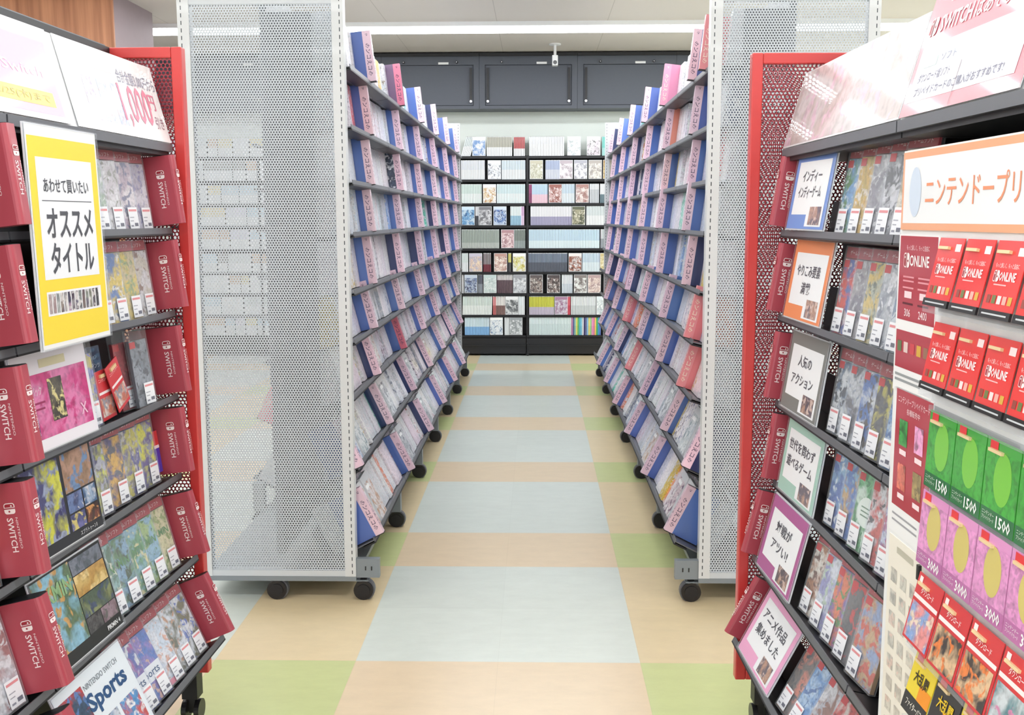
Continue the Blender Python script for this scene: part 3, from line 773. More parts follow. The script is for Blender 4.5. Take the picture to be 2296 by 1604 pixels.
def price_tag(m, x, y, z, w=.039, h=.053):
    m.rect(x, x + w, y, y + h, z, 'print', (242, 244, 250))
    m.rect(x + .003, x + w - .003, y + h - .010, y + h - .005, z + .0004, 'print', (226, 150, 156))
    m.rect(x + .004, x + w * .55, y + h * .52, y + h * .56, z + .0004, 'print', (170, 172, 184))
    m.rect(x + .004, x + w * .45, y + h * .36, y + h * .40, z + .0004, 'print', (170, 172, 184))
    m.rect(x + w * .52, x + w - .004, y + .007, y + .015, z + .0004, 'print', (120, 122, 136))
    m.rect(x + .004, x + w * .38, y + .006, y + .010, z + .0004, 'print', (150, 152, 166))

def game_case(rowm, sg, u_near, pal, label, grp, ang=10, w=.104, extra=None, roll=0.0, zf=-.034, tagx=None, header=True):
    """A game box in a clear lending sleeve: red header strip, printed cover, white price tag."""
    H = .196
    mw = rowm @ Matrix.Translation((sg * u_near, .004, zf)) @ Matrix.Rotation(-sg * math.radians(ang), 4, 'Y') @ Matrix.Rotation(roll, 4, 'Z')
    if sg < 0: mw = mw @ Matrix.Translation((-w, 0, 0))
    m = MB(); m.box(0, w, 0, H, -.014, 0, 'clear_plastic'); o = m.build('game_case', mw=mw)
    tag(o, label, 'game case', grp)
    m = MB(); m.box(.002, w - .002, .002, H - .028, -.011, -.003, 'glossy_print', shade(pal[0], .9))
    m.rect(.003, w - .003, .003, H - .029, -.0026, 'art', *pal, seed=R.uniform(0, 99))
    m.rect(.003, .026, H - .047, H - .031, -.0020, 'print', (206, 44, 54))
    if extra: extra(m, w)
    m.build('cover', o)
    if header:
        m = MB(); m.box(.002, w - .002, H - .026, H - .002, -.008, -.0028, 'glossy_print', (176, 46, 62))
        m.text('ゲームソフト', (w * .5, H - .014, -.0026), (1, 0, 0), (0, 1, 0), .012, (250, 225, 228), fit=w * .62, res=1); m.build('header_card', o)
    m = MB(); price_tag(m, w - .046 if tagx is None else tagx, .006, .0012); m.build('price_tag', o)
    return o

TH_A, TH_B = math.radians(1.8), math.radians(-1.3)
OA, OB = (-.963, 2.70, 0), (.66, 2.70, 0)
ROWS_A = [(.013, 1.360, 7), (.011, 1.145, 7.3), (.009, .924, 7.3), (.008, .709, 7.2), (.043, .482, 14), (.106, .256, 23)]
ROWS_B = [(.030, 1.351, 9.2), (.030, 1.135, 9.2), (.030, .909, 8.5), (.030, .695, 8.5), (.079, .491, 13.5), (.124, .260, 27)]
rootA, frA = game_stand(1, OA, TH_A, ROWS_A, .055, 1.828, .143, 'by the yellow sign', (.022, 1.578, -.027, 1.828))
rootB, frB = game_stand(-1, OB, TH_B, ROWS_B, .115, 1.804, .136, 'by the card board', (.032, 1.558, -.020, 1.805))

for i, fr in enumerate(frA):
    red_divider(fr, 1, -.032, .053, f'red lettered section divider at the end frame, {ORD[i]} shelf, yellow sign stand', T=.026)
    red_divider(fr, 1, -.818, .062, f'red lettered section divider between the bays, {ORD[i]} shelf, yellow sign stand', T=.040, H=.180)
for i, fr in enumerate(frB):
    red_divider(fr, -1, -.030, .045, f'red lettered section divider at the end frame, {ORD[i]} shelf, card board stand', T=.022)

PA = [
 [((226, 222, 232), (190, 186, 204), (150, 150, 190)), ((236, 226, 230), (196, 176, 190), (120, 120, 150)), ((214, 206, 212), (240, 238, 240), (160, 160, 150)), ((206, 210, 214), (170, 190, 170), (236, 236, 236)), ((150, 150, 180), (110, 130, 190), (206, 180, 110))],
 [((226, 226, 230), (214, 208, 196), (150, 130, 120)), ((226, 200, 90), (206, 190, 150), (150, 170, 120)), ((232, 204, 100), (96, 130, 190), (240, 236, 226)), ((220, 196, 110), (214, 150, 90), (150, 140, 110)), ((96, 170, 206), (236, 150, 190), (150, 200, 220))],
 None,
 [((90, 80, 150), (226, 226, 70), (150, 160, 170)), ((84, 84, 160), (210, 200, 90), (206, 200, 200)), ((100, 90, 140), (230, 180, 80), (96, 96, 110)), ((84, 80, 130), (220, 220, 80), (190, 190, 206))],
 [((226, 220, 180), (206, 206, 160), (150, 170, 110)), ((170, 196, 130), (150, 190, 214), (96, 140, 80)), ((150, 190, 210), (110, 160, 120), (226, 220, 170)), ((140, 176, 206), (100, 140, 100), (70, 90, 70)), ((150, 190, 190), (96, 130, 110), (226, 230, 210))],
 [((232, 236, 242), (120, 120, 90), (90, 120, 200)), ((230, 234, 242), (110, 110, 90), (206, 160, 130)), ((240, 240, 246), (214, 226, 240), (232, 180, 160)), ((80, 120, 200), (150, 130, 200), (230, 190, 180)), ((90, 110, 190), (190, 100, 160), (232, 236, 244))],
]
def sports_text(m, w):
    m.rect(.004, w - .004, .050, .088, -.0018, 'print', (238, 241, 246))
    m.text('Sports', (w / 2, .068, -.0016), (1, 0, 0), (0, 1, 0), .026, (44, 84, 130), fit=w * .72, bold=.01)
def pikmin_text(m, w):
    m.text('PIKMIN', (w / 2, .108, -.0016), (1, 0, 0), (0, 1, 0), .026, (96, 150, 96), fit=w * .78, bold=.02)
def ring_text(m, w):
    m.rect(.004, w - .004, .004, H_BAND, -.0018, 'print', (238, 150, 170))
H_BAND = .018
for i, fr in enumerate(frA):
    if PA[i] is None: continue
    n = len(PA[i]); pitch = {5: .081, 4: .093}[n]
    for k, pal in enumerate(PA[i]):
        u = -.095 - pitch * (k + 1) - .004
        ex = sports_text if (i == 5 and k >= 3) else pikmin_text if i == 4 else ring_text if (i == 5 and k == 2) else None
        game_case(fr, 1, u, pal, f'game case {ORD[k]} from the end frame, {ORD[i]} shelf down, yellow sign stand', 'game cases on the yellow sign stand', extra=ex, ang=9 if n == 5 else 7)
# third shelf: half empty
fr = frA[2]
game_case(fr, 1, -.205, ((120, 126, 136), (150, 156, 166), (70, 72, 84)), 'dark grey game case standing by the third red divider, yellow sign stand', 'game cases on the yellow sign stand', w=.075, ang=12, header=False, zf=-.02)
game_case(fr, 1, -.232, ((176, 46, 62), (150, 40, 56), (190, 70, 80)), 'red game case edge peeking from behind the dark grey case, yellow sign stand', 'game cases on the yellow sign stand', w=.07, ang=12, header=False, zf=-.05)
game_case(fr, 1, -.505, ((110, 120, 190), (214, 200, 120), (150, 150, 214)), 'violet game case beside the pink poster, yellow sign stand', 'game cases on the yellow sign stand', w=.10, ang=9, header=False)
m = MB(); m.box(0, .105, 0, .175, -.012, -.002, 'glossy_print', (34, 54, 86)); m.rect(.004, .101, .004, .171, -.0016, 'art', (34, 56, 90), (44, 70, 104), (60, 96, 130), seed=5)
m.text('エキスパンション', (.052, .150, -.001), (1, 0, 0), (0, 1, 0), .012, (196, 214, 232), fit=.07, res=1); m.text('追加コンテンツ', (.052, .130, -.001), (1, 0, 0), (0, 1, 0), .014, (226, 234, 242), fit=.085, res=1)
tag(m.build('code_card', mw=fr @ Matrix.Translation((-.415, .006, -.055)) @ Matrix.Rotation(math.radians(-6), 4, 'Y')), 'navy lettered card standing behind the small red cards, yellow sign stand', 'card')
def small_card(x, y, z, rot, label):
    o = empty('download_card', fr @ Matrix.Translation((x, y, z)) @ Matrix.Rotation(rot, 4, 'Z'), label, 'card', 'small red download cards')
    m = MB(); m.box(0, .072, 0, .115, -.002, 0, 'glossy_print', (214, 60, 66)); m.rect(.004, .068, .008, .052, .0006, 'art', (226, 214, 206), (206, 120, 96), (150, 150, 160), seed=3)
    m.rect(.004, .068, .060, .066, .0006, 'print', (244, 232, 232)); m.text('ニンテンドー', (.036, .092, .0006), (1, 0, 0), (0, 1, 0), .01, (250, 230, 230), fit=.05, res=1); m.build('card_face', o)
    m = MB(); m.box(.020, .052, .098, .106, .0, .004, 'print', (228, 196, 150)); m.build('hanger', o)
small_card(-.40, .010, -.022, .05, 'small red card upright before the navy card, yellow sign stand')
small_card(-.335, .018, -.012, .32, 'small red card leaning over at an angle, yellow sign stand')
# card tucked against the fourth divider
m = MB(); m.box(0, .06, 0, .11, -.002, 0, 'glossy_print', (72, 50, 170)); m.rect(0, .06, .072, .11, .0005, 'print', (206, 56, 62)); m.rect(0, .06, .064, .072, .0005, 'print', (240, 214, 220))
tag(m.build('download_card', mw=frA[3] @ Matrix.Translation((-.128, .028, -.030)) @ Matrix.Rotation(math.radians(-8), 4, 'Y')), 'red and violet card tucked by the fourth red divider, yellow sign stand', 'card')
# second bay, just its first cases
P2 = {5: [((226, 150, 110), (90, 160, 206), (206, 140, 150)), ((70, 130, 190), (214, 120, 120), (110, 190, 214))], 4: [((214, 214, 220), (170, 110, 110), (236, 236, 240)), ((190, 190, 206), (150, 120, 150), (230, 230, 236))],
      3: [((236, 170, 80), (206, 90, 60), (240, 210, 150)), ((220, 220, 226), (150, 150, 170), (90, 90, 110))], 2: [((206, 210, 226), (110, 120, 150), (236, 236, 240)), ((180, 60, 70), (214, 120, 120), (236, 220, 220))]}
for i, pals in P2.items():
    for k, pal in enumerate(pals):
        game_case(frA[i], 1, -.875 - .09 * (k + 1), pal, f'game case {ORD[k]} past the middle red divider, {ORD[i]} shelf down, yellow sign stand', 'game cases on the yellow sign stand', ang=9)

# ---- posters in clear holders on the yellow sign stand
def holder_sign(mw, w, h, name, label, cat, grp, draw, thick=.004):
    """Clear acrylic holder with a printed sheet; local x right, y up, z out."""
    o = empty(name, mw, label, cat, grp)
    m = MB(); m.box(-.003, w + .003, -.003, h + .003, -thick, -.0016, 'white_plastic'); m.build('holder_back', o)
    m = MB(); draw(m, w, h); m.build('printed_sheet', o)
    m = MB()
    for a in ((-.004, w + .004, -.004, 0), (-.004, w + .004, h, h + .004), (-.004, 0, 0, h), (w, w + .004, 0, h)): m.box(*a, -thick, .0025, 'clear_plastic')
    m.build('holder_rim', o)
    return o
def T(m, t, x, y, size, col, fit=None, bold=0.0, align='c', z=.00075, res=2):
    m.text(t, (x, y, z), (1, 0, 0), (0, 1, 0), size, col, fit=fit, bold=bold, align=align, res=res)
def pink_poster(m, w, h):
    m.rect(0, w, 0, h, 0, 'print', (232, 228, 236))
    m.rect(.018, w - .012, .022, h - .045, .0004, 'art', (206, 60, 130), (226, 130, 180), (206, 60, 130), seed=11, k=.5)
    m.rect(.10, .20, h - .035, h - .018, .0004, 'print', (214, 206, 170))
    m.rect(.118, .172, .05, h - .06, .0008, 'art', (60, 56, 52), (96, 90, 76), (226, 214, 150), seed=13)
    m.rect(.030, .064, .03, .064, .0008, 'art', (70, 60, 110), (110, 90, 160), (206, 190, 220), seed=17)
    T(m, '追加パック', .062, .118, .02, (236, 226, 230), fit=.06, z=.001); m.rect(.034, .10, .092, .096, .0008, 'print', (150, 40, 90)); m.rect(.034, .096, .080, .084, .0008, 'print', (150, 40, 90))
    T(m, 'X', w - .045, .055, .034, (236, 190, 214), bold=.02, z=.001)
def dark_poster(m, w, h):
    m.rect(0, w, 0, h, 0, 'print', (40, 42, 50))
    m.rect(.006, w * .52, .022, h - .006, .0004, 'art', (70, 70, 120), (206, 206, 80), (150, 160, 190), seed=21, k=.7)
    m.rect(w * .56, w - .008, h * .52, h - .008, .0004, 'art', (150, 120, 96), (176, 140, 120), (110, 140, 180), seed=23, k=.7)
    m.rect(w * .56, w * .77, h * .30, h * .50, .0004, 'art', (110, 130, 176), (80, 90, 130), (206, 206, 214), seed=25)
    m.rect(w * .79, w - .008, h * .30, h * .50, .0004, 'art', (160, 180, 206), (80, 110, 150), (206, 206, 214), seed=27)
    m.rect(w * .56, w * .77, h * .11, h * .28, .0004, 'art', (80, 84, 130), (110, 110, 170), (206, 190, 120), seed=29)
    m.rect(w * .79, w - .008, h * .11, h * .28, .0004, 'art', (110, 60, 46), (70, 50, 44), (206, 150, 96), seed=31)
    T(m, 'スプラトゥーン3', w * .78, .010, .011, (226, 226, 232), fit=.07, z=.001)
def green_poster(m, w, h):
    m.rect(0, w, 0, h, 0, 'print', (34, 36, 38))
    m.rect(.004, w * .52, .026, h - .004, .0004, 'art', (140, 190, 214), (96, 120, 90), (206, 160, 96), seed=41, k=.7)
    T(m, 'PIKMIN', w * .26, h - .045, .045, (140, 176, 130), fit=w * .44, bold=.03, z=.001)
    m.rect(w * .53, w - .006, h * .80, h - .006, .0004, 'art', (96, 104, 116), (120, 126, 140), (80, 90, 100), seed=43, k=.7)
    m.rect(w * .53, w - .006, h * .56, h * .79, .0004, 'art', (206, 176, 110), (190, 150, 84), (226, 200, 140), seed=45, k=.6)
    m.rect(w * .53, w - .006, h * .32, h * .55, .0004, 'art', (84, 100, 84), (130, 140, 96), (70, 84, 110), seed=47, k=.7)
    m.rect(w * .53, w * .74, h * .14, h * .31, .0004, 'art', (60, 62, 64), (90, 90, 90), (44, 46, 50), seed=49)
    m.rect(w * .75, w - .006, h * .14, h * .31, .0004, 'art', (110, 90, 100), (150, 130, 140), (80, 90, 80), seed=51)
    T(m, 'PIKMIN 4', w * .86, .013, .014, (232, 234, 238), fit=.055, bold=.02, z=.001)
def sports_poster(m, w, h):
    m.rect(0, w, 0, h, 0, 'print', (226, 234, 242))
    T(m, 'NINTENDO SWITCH', w * .62, h - .030, .017, (110, 116, 126), fit=w * .5, z=.0006)
    T(m, 'Sports', w * .62, h - .070, .052, (38, 80, 128), fit=w * .56, bold=.03, z=.0006)
    for k, pal in enumerate((((70, 110, 150), (40, 60, 90), (190, 206, 220)), ((206, 214, 226), (150, 170, 200), (110, 110, 130)), ((90, 150, 206), (206, 90, 90), (230, 230, 236)))):
        m.rect(.012 + .09 * k, .090 + .09 * k, .016, h * .44, .0004, 'art', *pal, seed=60 + k)
    m.rect(.01, .10, .075, h - .02, .0004, 'art', (60, 84, 110), (190, 60, 60), (90, 130, 190), seed=66)
for i, dr, lb in ((2, pink_poster, 'pink printed poster in a clear holder on the third shelf, yellow sign stand'), (3, dark_poster, 'black poster of small pictures on the fourth shelf, yellow sign stand'),
                  (4, green_poster, 'picture grid poster with green lettering on the fifth shelf, yellow sign stand'), (5, sports_poster, 'white poster lettered in blue on the sixth shelf, yellow sign stand')):
    holder_sign(frA[i] @ Matrix.Translation((-.800, .014, .010)) @ Matrix.Rotation(math.radians(-2), 4, 'Y'), .285, .196, 'shelf_poster', lb, 'poster', 'posters on the yellow sign stand', dr)

def yellow_sign(m, w, h):
    Y = (244, 216, 60)
    m.rect(0, w, 0, h, 0, 'print', (240, 240, 240)); m.rect(.006, w - .006, .008, h - .020, .0003, 'print', Y)
    m.rect(.030, w - .030, h * .31, h - .058, .0006, 'print', (238, 240, 246))
    G = (74, 76, 84)
    T(m, 'あわせて買いたい', w / 2, h * .735, .03, G, fit=w * .64, bold=.012, z=.001)
    m.rect(.042, w - .042, h * .665, h * .669, .001, 'print', (90, 92, 100))
    T(m, 'オススメ', w / 2 + .004, h * .565, .066, G, fit=w * .66, bold=.022, z=.001)
    T(m, 'タイトル', w / 2 + .004, h * .405, .066, G, fit=w * .62, bold=.022, z=.001)
    m.rect(.030, w - .030, h * .145, h * .255, .0006, 'print', (240, 240, 244))
    for k in range(14):
        x = .036 + k * (w - .076) / 14
        m.rect(x, x + .011, h * .155, h * .245, .001, 'art', jit((150, 140, 140), 40), jit((90, 84, 96), 30), (220, 214, 214), seed=70 + k)
sgn = rootA @ Matrix.Translation((-.803, 1.148, .066)) @ Matrix.Rotation(math.radians(-1.5), 4, 'X')
holder_sign(sgn, .286, .418, 'hanging_sign', 'tall yellow bordered sign hung in front of the red dividers', 'sign', None, yellow_sign)

# ---- header posters
def header_frame(root, sg, hdr, u_near, lift=.003):
    v0, z0, v1, z1 = hdr[0], hdr[1] + .006, hdr[2], hdr[3] - .055
    d = V((0, z1 - z0, v1 - v0)); L_ = d.length; d.normalize()
    nn = V((1, 0, 0)).cross(d)
    m = Matrix((V((1, 0, 0)), d, nn)).transposed().to_4x4(); m.translation = V((sg * u_near, z0, v0)) + nn * lift
    return root @ m, L_
def poster(root, sg, hdr, u_near, w, name, label, draw, h=None, lift=.003):
    mw, L_ = header_frame(root, sg, hdr, u_near, lift)
    o = empty(name, mw, label, 'poster', None); h = h or L_
    m = MB(); m.box(0, w, 0, h, -.0016, -.0004, 'white_plastic'); m.build('sheet', o)
    m = MB(); draw(m, w, h); m.build('print', o)
    return o
HA, HB = (.022, 1.578, -.027, 1.828), (.032, 1.558, -.020, 1.805)
def discount(m, w, h):
    m.rect(0, w, 0, h, 0, 'glossy_print', (246, 247, 250))
    for k, c in enumerate(((206, 200, 228), (196, 206, 236), (186, 196, 236))):
        x = w * (.16 + .14 * k); m.rect(x, x + w * .10, h * .12, h * .62, .0004, 'art', c, shade(c, 1.08), (214, 200, 214), seed=80 + k)
    m.rect(w * .1, w * .5, h * .74, h * .78, .0004, 'print', (240, 216, 220))
    T(m, '合計金額3,000円から', w * .76, h * .74, .036, (150, 152, 172), fit=w * .44, bold=.005)
    T(m, '1,000', w * .68, h * .38, .125, (226, 130, 156), fit=w * .34, bold=.012)
    T(m, '円', w * .885, h * .50, .045, (226, 130, 156), bold=.01); T(m, '引き', w * .915, h * .24, .034, (150, 110, 130), fit=.05)
def pink_sale(m, w, h):
    m.rect(0, w, 0, h, 0, 'glossy_print', (248, 246, 250)); m.rect(0, w - .022, .012, h - .03, .0004, 'glossy_print', (236, 172, 210))
    m.rect(.02, w - .05, .028, .058, .0008, 'print', (240, 226, 130)); T(m, '開催期間12/25(木)まで', w * .55, .043, .018, (206, 190, 130), fit=w * .66, z=.0012)
    T(m, 'Nintendo Switch', w * .52, h * .50, .03, (250, 236, 246), fit=w * .72, bold=.01); T(m, 'ソフト', w * .34, h * .36, .035, (250, 236, 246), bold=.01); T(m, '〇 セール', w * .4, h * .70, .035, (250, 240, 250), bold=.01)
poster(rootA, 1, HA, -.520, .505, 'discount_poster', 'white discount poster with large red price on the header, yellow sign stand', discount)
poster(rootA, 1, HA, -1.100, .548, 'sale_poster', 'pale pink sale poster with yellow band on the header, yellow sign stand', pink_sale, lift=.0045)
def water(m, w, h):
    m.rect(0, w, 0, h, 0, 'glossy_print', (226, 226, 230)); m.rect(.004, w - .004, .004, h - .004, .0004, 'art', (206, 196, 198), (184, 166, 162), (216, 178, 198), seed=91, k=.35)
def red_top(m, w, h):
    RD, WW, G = (200, 82, 100), (252, 236, 240), (110, 108, 132)
    m.rect(0, w, 0, h, 0, 'glossy_print', RD); m.rect(.016, w - .03, .024, .122, .0004, 'print', (226, 226, 236)); m.rect(w - .022, w, .06, .10, .0004, 'print', (236, 214, 130))
    T(m, 'ニンテンドー', .135, .196, .014, WW, fit=.11); T(m, 'SWITCH', .125, .156, .040, WW, fit=.125, bold=.02); T(m, 'はあそび', .262, .156, .034, WW, fit=.13, bold=.01)
    logo(m, (.035, .156, .0006), (1, 0, 0), (0, 1, 0), .032, WW)
    m.rect(.045, .10, .082, .098, .0008, 'print', (190, 216, 206)); T(m, 'ソフト', .145, .092, .016, (150, 156, 176), fit=.06)
    T(m, 'ダウンロード版ソフト', .105, .064, .017, G, fit=.13, bold=.005); T(m, 'プリペイドカードのご購入がおすすめです!', .205, .040, .017, G, fit=.33, bold=.005)
    m.rect(.206, .2074, .002, .074, .001, 'print', (110, 70, 84))
poster(rootB, -1, HB, -.014, .79, 'art_poster', 'pale watercolour poster on the header, card board stand', water)
poster(rootB, -1, HB, -.812, .44, 'download_poster', 'pink and white lettered poster rising over the header, card board stand', red_top, h=.30, lift=.0045)

# ---- card board stand: signs and cases
def sign_draw(c, lines, seed):
    def d(m, w, h):
        m.rect(0, w, 0, h, 0, 'print', c); m.rect(.022, w - .022, .034, h - .030, .0004, 'print', (240, 241, 245)); m.rect(w * .5, w - .022, .006, .034, .0004, 'print', (240, 241, 245))
        for k, (t, y, f) in enumerate(lines): T(m, t, w * .48, h * y, .03, (84, 84, 94), fit=w * f, bold=.012, z=.001)
        m.rect(w * .58, w - .034, .010, .052, .0008, 'art', (190, 150, 130), (110, 100, 110), (226, 200, 190), seed=seed)
    return d
SIGNS = [((112, 146, 214), [('インディー', .66, .5), ('インディーゲーム', .46, .6)], 'blue bordered sign on the top shelf, card board stand'),
         ((236, 142, 92), [('やりこみ要素', .62, .62), ('満載', .40, .24)], 'orange bordered sign on the second shelf, card board stand'),
         ((128, 128, 126), [('人気の', .66, .36), ('アクション', .42, .58)], 'grey bordered sign on the third shelf, card board stand'),
         ((170, 206, 194), [('世代を問わず', .66, .70), ('遊べるゲーム', .44, .70)], 'mint bordered sign on the fourth shelf, card board stand'),
         ((176, 96, 150), [('対戦が', .66, .44), ('アツい!', .42, .48)], 'purple bordered sign on the fifth shelf, card board stand'),
         ((236, 170, 206), [('アニメ作品', .66, .66), ('集めました', .44, .66)], 'pink bordered sign on the sixth shelf, card board stand')]
PB = [
 [((120, 170, 220), (96, 150, 90), (226, 236, 244)), ((220, 180, 90), (196, 170, 80), (236, 226, 206)), ((176, 176, 182), (140, 140, 150), (226, 226, 230)), ((150, 152, 158), (214, 214, 220), (96, 98, 106)), ((190, 176, 150), (226, 220, 206), (150, 140, 120))],
 [((226, 84, 72), (90, 110, 180), (214, 200, 206)), ((170, 166, 170), (130, 126, 140), (206, 206, 210)), ((190, 196, 180), (226, 196, 110), (120, 130, 120)), ((206, 210, 216), (140, 146, 160), (236, 236, 240)), ((150, 170, 190), (110, 130, 160), (214, 220, 226))],
 [((226, 230, 234), (96, 120, 150), (70, 76, 90)), ((206, 210, 216), (110, 110, 120), (150, 160, 180)), ((222, 226, 230), (80, 120, 190), (90, 84, 80)), ((90, 92, 100), (206, 196, 90), (70, 70, 76)), ((110, 160, 214), (190, 210, 230), (70, 110, 170))],
 [((150, 190, 226), (90, 120, 190), (226, 236, 244)), ((90, 130, 200), (206, 170, 120), (150, 190, 220)), ((110, 190, 130), (214, 236, 220), (70, 150, 100)), ((232, 234, 238), (214, 100, 96), (90, 90, 96)), ((140, 150, 210), (196, 110, 140), (214, 220, 240))],
 [((236, 230, 220), (176, 120, 84), (110, 70, 60)), ((226, 230, 240), (150, 150, 200), (190, 210, 190)), ((120, 100, 170), (236, 130, 90), (90, 150, 90)), ((84, 84, 92), (110, 108, 112), (206, 60, 60)), ((206, 170, 130), (150, 170, 210), (214, 96, 80))],
 [((120, 110, 106), (214, 130, 110), (84, 84, 90)), ((110, 160, 216), (190, 216, 240), (80, 120, 180)), ((226, 226, 230), (150, 110, 100), (190, 190, 200)), ((206, 70, 70), (226, 214, 206), (120, 50, 60)), ((190, 150, 120), (226, 206, 190), (110, 90, 90))],
]
def bubble(m, w):
    q = [(w * .5 + w * .34 * math.cos(a * math.pi / 10), .088 + .032 * math.sin(a * math.pi / 10), -.0018) for a in range(20)]
    m.add(q, [tuple(range(20))], 'print', (236, 246, 238)); 
    for k in range(3): m.rect(w * .3, w * .7, .078 + k * .009, .081 + k * .009, -.0014, 'print', (110, 140, 120))
for i, fr in enumerate(frB):
    c, lines, lb = SIGNS[i]
    holder_sign(fr @ Matrix.Translation((.105, .012, .016)) @ Matrix.Rotation(math.radians(2), 4, 'Y'), .272, .190, 'shelf_sign', lb, 'sign', 'section signs on the card board stand', sign_draw(c, lines, 100 + i))
    for k, pal in enumerate(PB[i]):
        u = -.392 - .084 * (k + 1) - .008
        game_case(fr, -1, u, pal, f'game case {ORD[k]} beyond the sign, {ORD[i]} shelf down, card board stand', 'game cases on the card board stand', ang=9, extra=bubble if (i, k) == (3, 2) else None, tagx=.006)

# ---- the hanging card board with prepaid cards
RV = .13
board_m = rootB @ Matrix.Translation((0, 0, RV))
rk = empty('card_board', board_m, 'white hanging board of prepaid cards in front of the game cases', 'card rack')
m = MB(); m.box(1.100, 1.72, .52, 1.49, -.006, 0, 'white_plastic'); m.build('board', rk)
m = MB()
for z in (1.345, .905): m.box(1.20, 1.23, z, z + .012, -.105, -.006, 'chrome'); m.box(1.55, 1.58, z, z + .012, -.105, -.006, 'chrome')
m.build('hook', rk)
m = MB(); m.box(1.106, 1.715, 1.373, 1.487, 0, .003, 'glossy_print', (244, 174, 132)); m.rect(1.113, 1.71, 1.383, 1.477, .0032, 'glossy_print', (244, 245, 248))
m.add([(1.158 + .022 * math.cos(a * math.pi / 12), 1.428 + .036 * math.sin(a * math.pi / 12), .0036) for a in range(24)], [tuple(range(24))], 'print', (206, 218, 236))
m.text('ニンテンドープリペイドカード', (1.196, 1.428, .0036), (1, 0, 0), (0, 1, 0), .045, (240, 150, 112), align='l', fit=.50, bold=.004); m.build('title_sign', rk)
def red_info(m, x0, x1, z0, z1): m.box(x0, x1, z0, z1, 0, .0012, 'glossy_print', (182, 50, 66))
m = MB(); m.box(1.098, 1.246, 1.128, 1.366, 0, .0008, 'print', (240, 240, 242)); red_info(m, 1.104, 1.243, 1.238, 1.364); red_info(m, 1.104, 1.243, 1.165, 1.222)
P_ = (248, 226, 230)
m.text('もっと楽しく、もっと自由に', (1.174, 1.347, .0014), (1, 0, 0), (0, 1, 0), .009, P_, fit=.085, res=1)
m.text('ONLINE', (1.181, 1.328, .0014), (1, 0, 0), (0, 1, 0), .022, (255, 245, 245), fit=.072, bold=.02)
logo(m, (1.133, 1.328, .0012), (1, 0, 0), (0, 1, 0), .022)
for k in range(2):
    x = 1.122 + .058 * k
    for z in (1.302, 1.296, 1.286): m.rect(x, x + .042, z, z + .0025, .0016, 'print', (226, 150, 160))
    m.rect(x + .008, x + .036, 1.272, 1.282, .0016, 'print', (244, 214, 220)); m.rect(x + .002, x + .042, 1.262, 1.265, .0016, 'print', (96, 30, 44))
    m.text(('306', '2400')[k], (x + .022, 1.250, .0014), (1, 0, 0), (0, 1, 0), .016, P_, bold=.01)
for k, c in enumerate(((96, 120, 80), (226, 200, 196), (206, 70, 80), (214, 170, 70), (150, 110, 90))): m.rect(1.112 + .025 * k, 1.128 + .025 * k, 1.190, 1.206, .0016, 'print', c)
for z in (1.152, 1.144): m.rect(1.106, 1.206, z, z + .004, .0012, 'print', (150, 154, 158))
m.build('info_sheet', rk)
m = MB(); m.box(1.110, 1.258, .908, 1.134, 0, .0008, 'print', (240, 240, 242)); red_info(m, 1.118, 1.256, .951, 1.132)
m.text('ニンテンドープリペイドカード', (1.187, 1.118, .0014), (1, 0, 0), (0, 1, 0), .012, P_, fit=.12); m.text('各種販売中', (1.187, 1.103, .0014), (1, 0, 0), (0, 1, 0), .010, P_, fit=.05)
for k, (c, q) in enumerate((((60, 150, 70), (1.136, 1.048)), ((226, 150, 190), (1.196, 1.048)), ((214, 110, 90), (1.136, .980)), ((150, 130, 80), (1.196, .980)))):
    m.rect(q[0], q[0] + .032, q[1], q[1] + .040, .0016, 'art', c, shade(c, 1.2), shade(c, .8), seed=120 + k); m.rect(q[0] + .004, q[0] + .030, q[1] - .014, q[1] - .006, .0016, 'print', P_)
for z in (.936, .926): m.rect(1.122, 1.22, z, z + .003, .0012, 'print', (160, 160, 166))
m.build('info_sheet', rk)
m = MB(); m.box(1.116, 1.250, .56, .902, 0, .0012, 'print', (238, 232, 220)); m.rect(1.150, 1.215, .880, .890, .0016, 'print', (190, 186, 170))
for a in range(8):
    for q in range(3): m.rect(1.130 + .038 * q, 1.154 + .038 * q, .585 + .035 * a, .607 + .035 * a, .0016, 'art', (214, 210, 200), (180, 176, 170), (226, 200, 190), seed=130 + a * 3 + q)
m.build('info_sheet', rk)
m = MB(); m.box(1.238, 1.246, .870, .892, .0014, .006, 'black_metal'); m.build('clip', rk)
for z, nm in ((1.268, 'pocket_strip'), (1.152, 'pocket_strip'), (1.128, 'pocket_strip'), (1.010, 'pocket_strip'), (.782, 'pocket_strip'), (.668, 'pocket_strip')):
    m = MB(); m.box(1.252, 1.715, z - .006, z + .002, 0, .022 if z > 1.13 or z < .9 else .006, 'clear_plastic'); m.build(nm, rk)

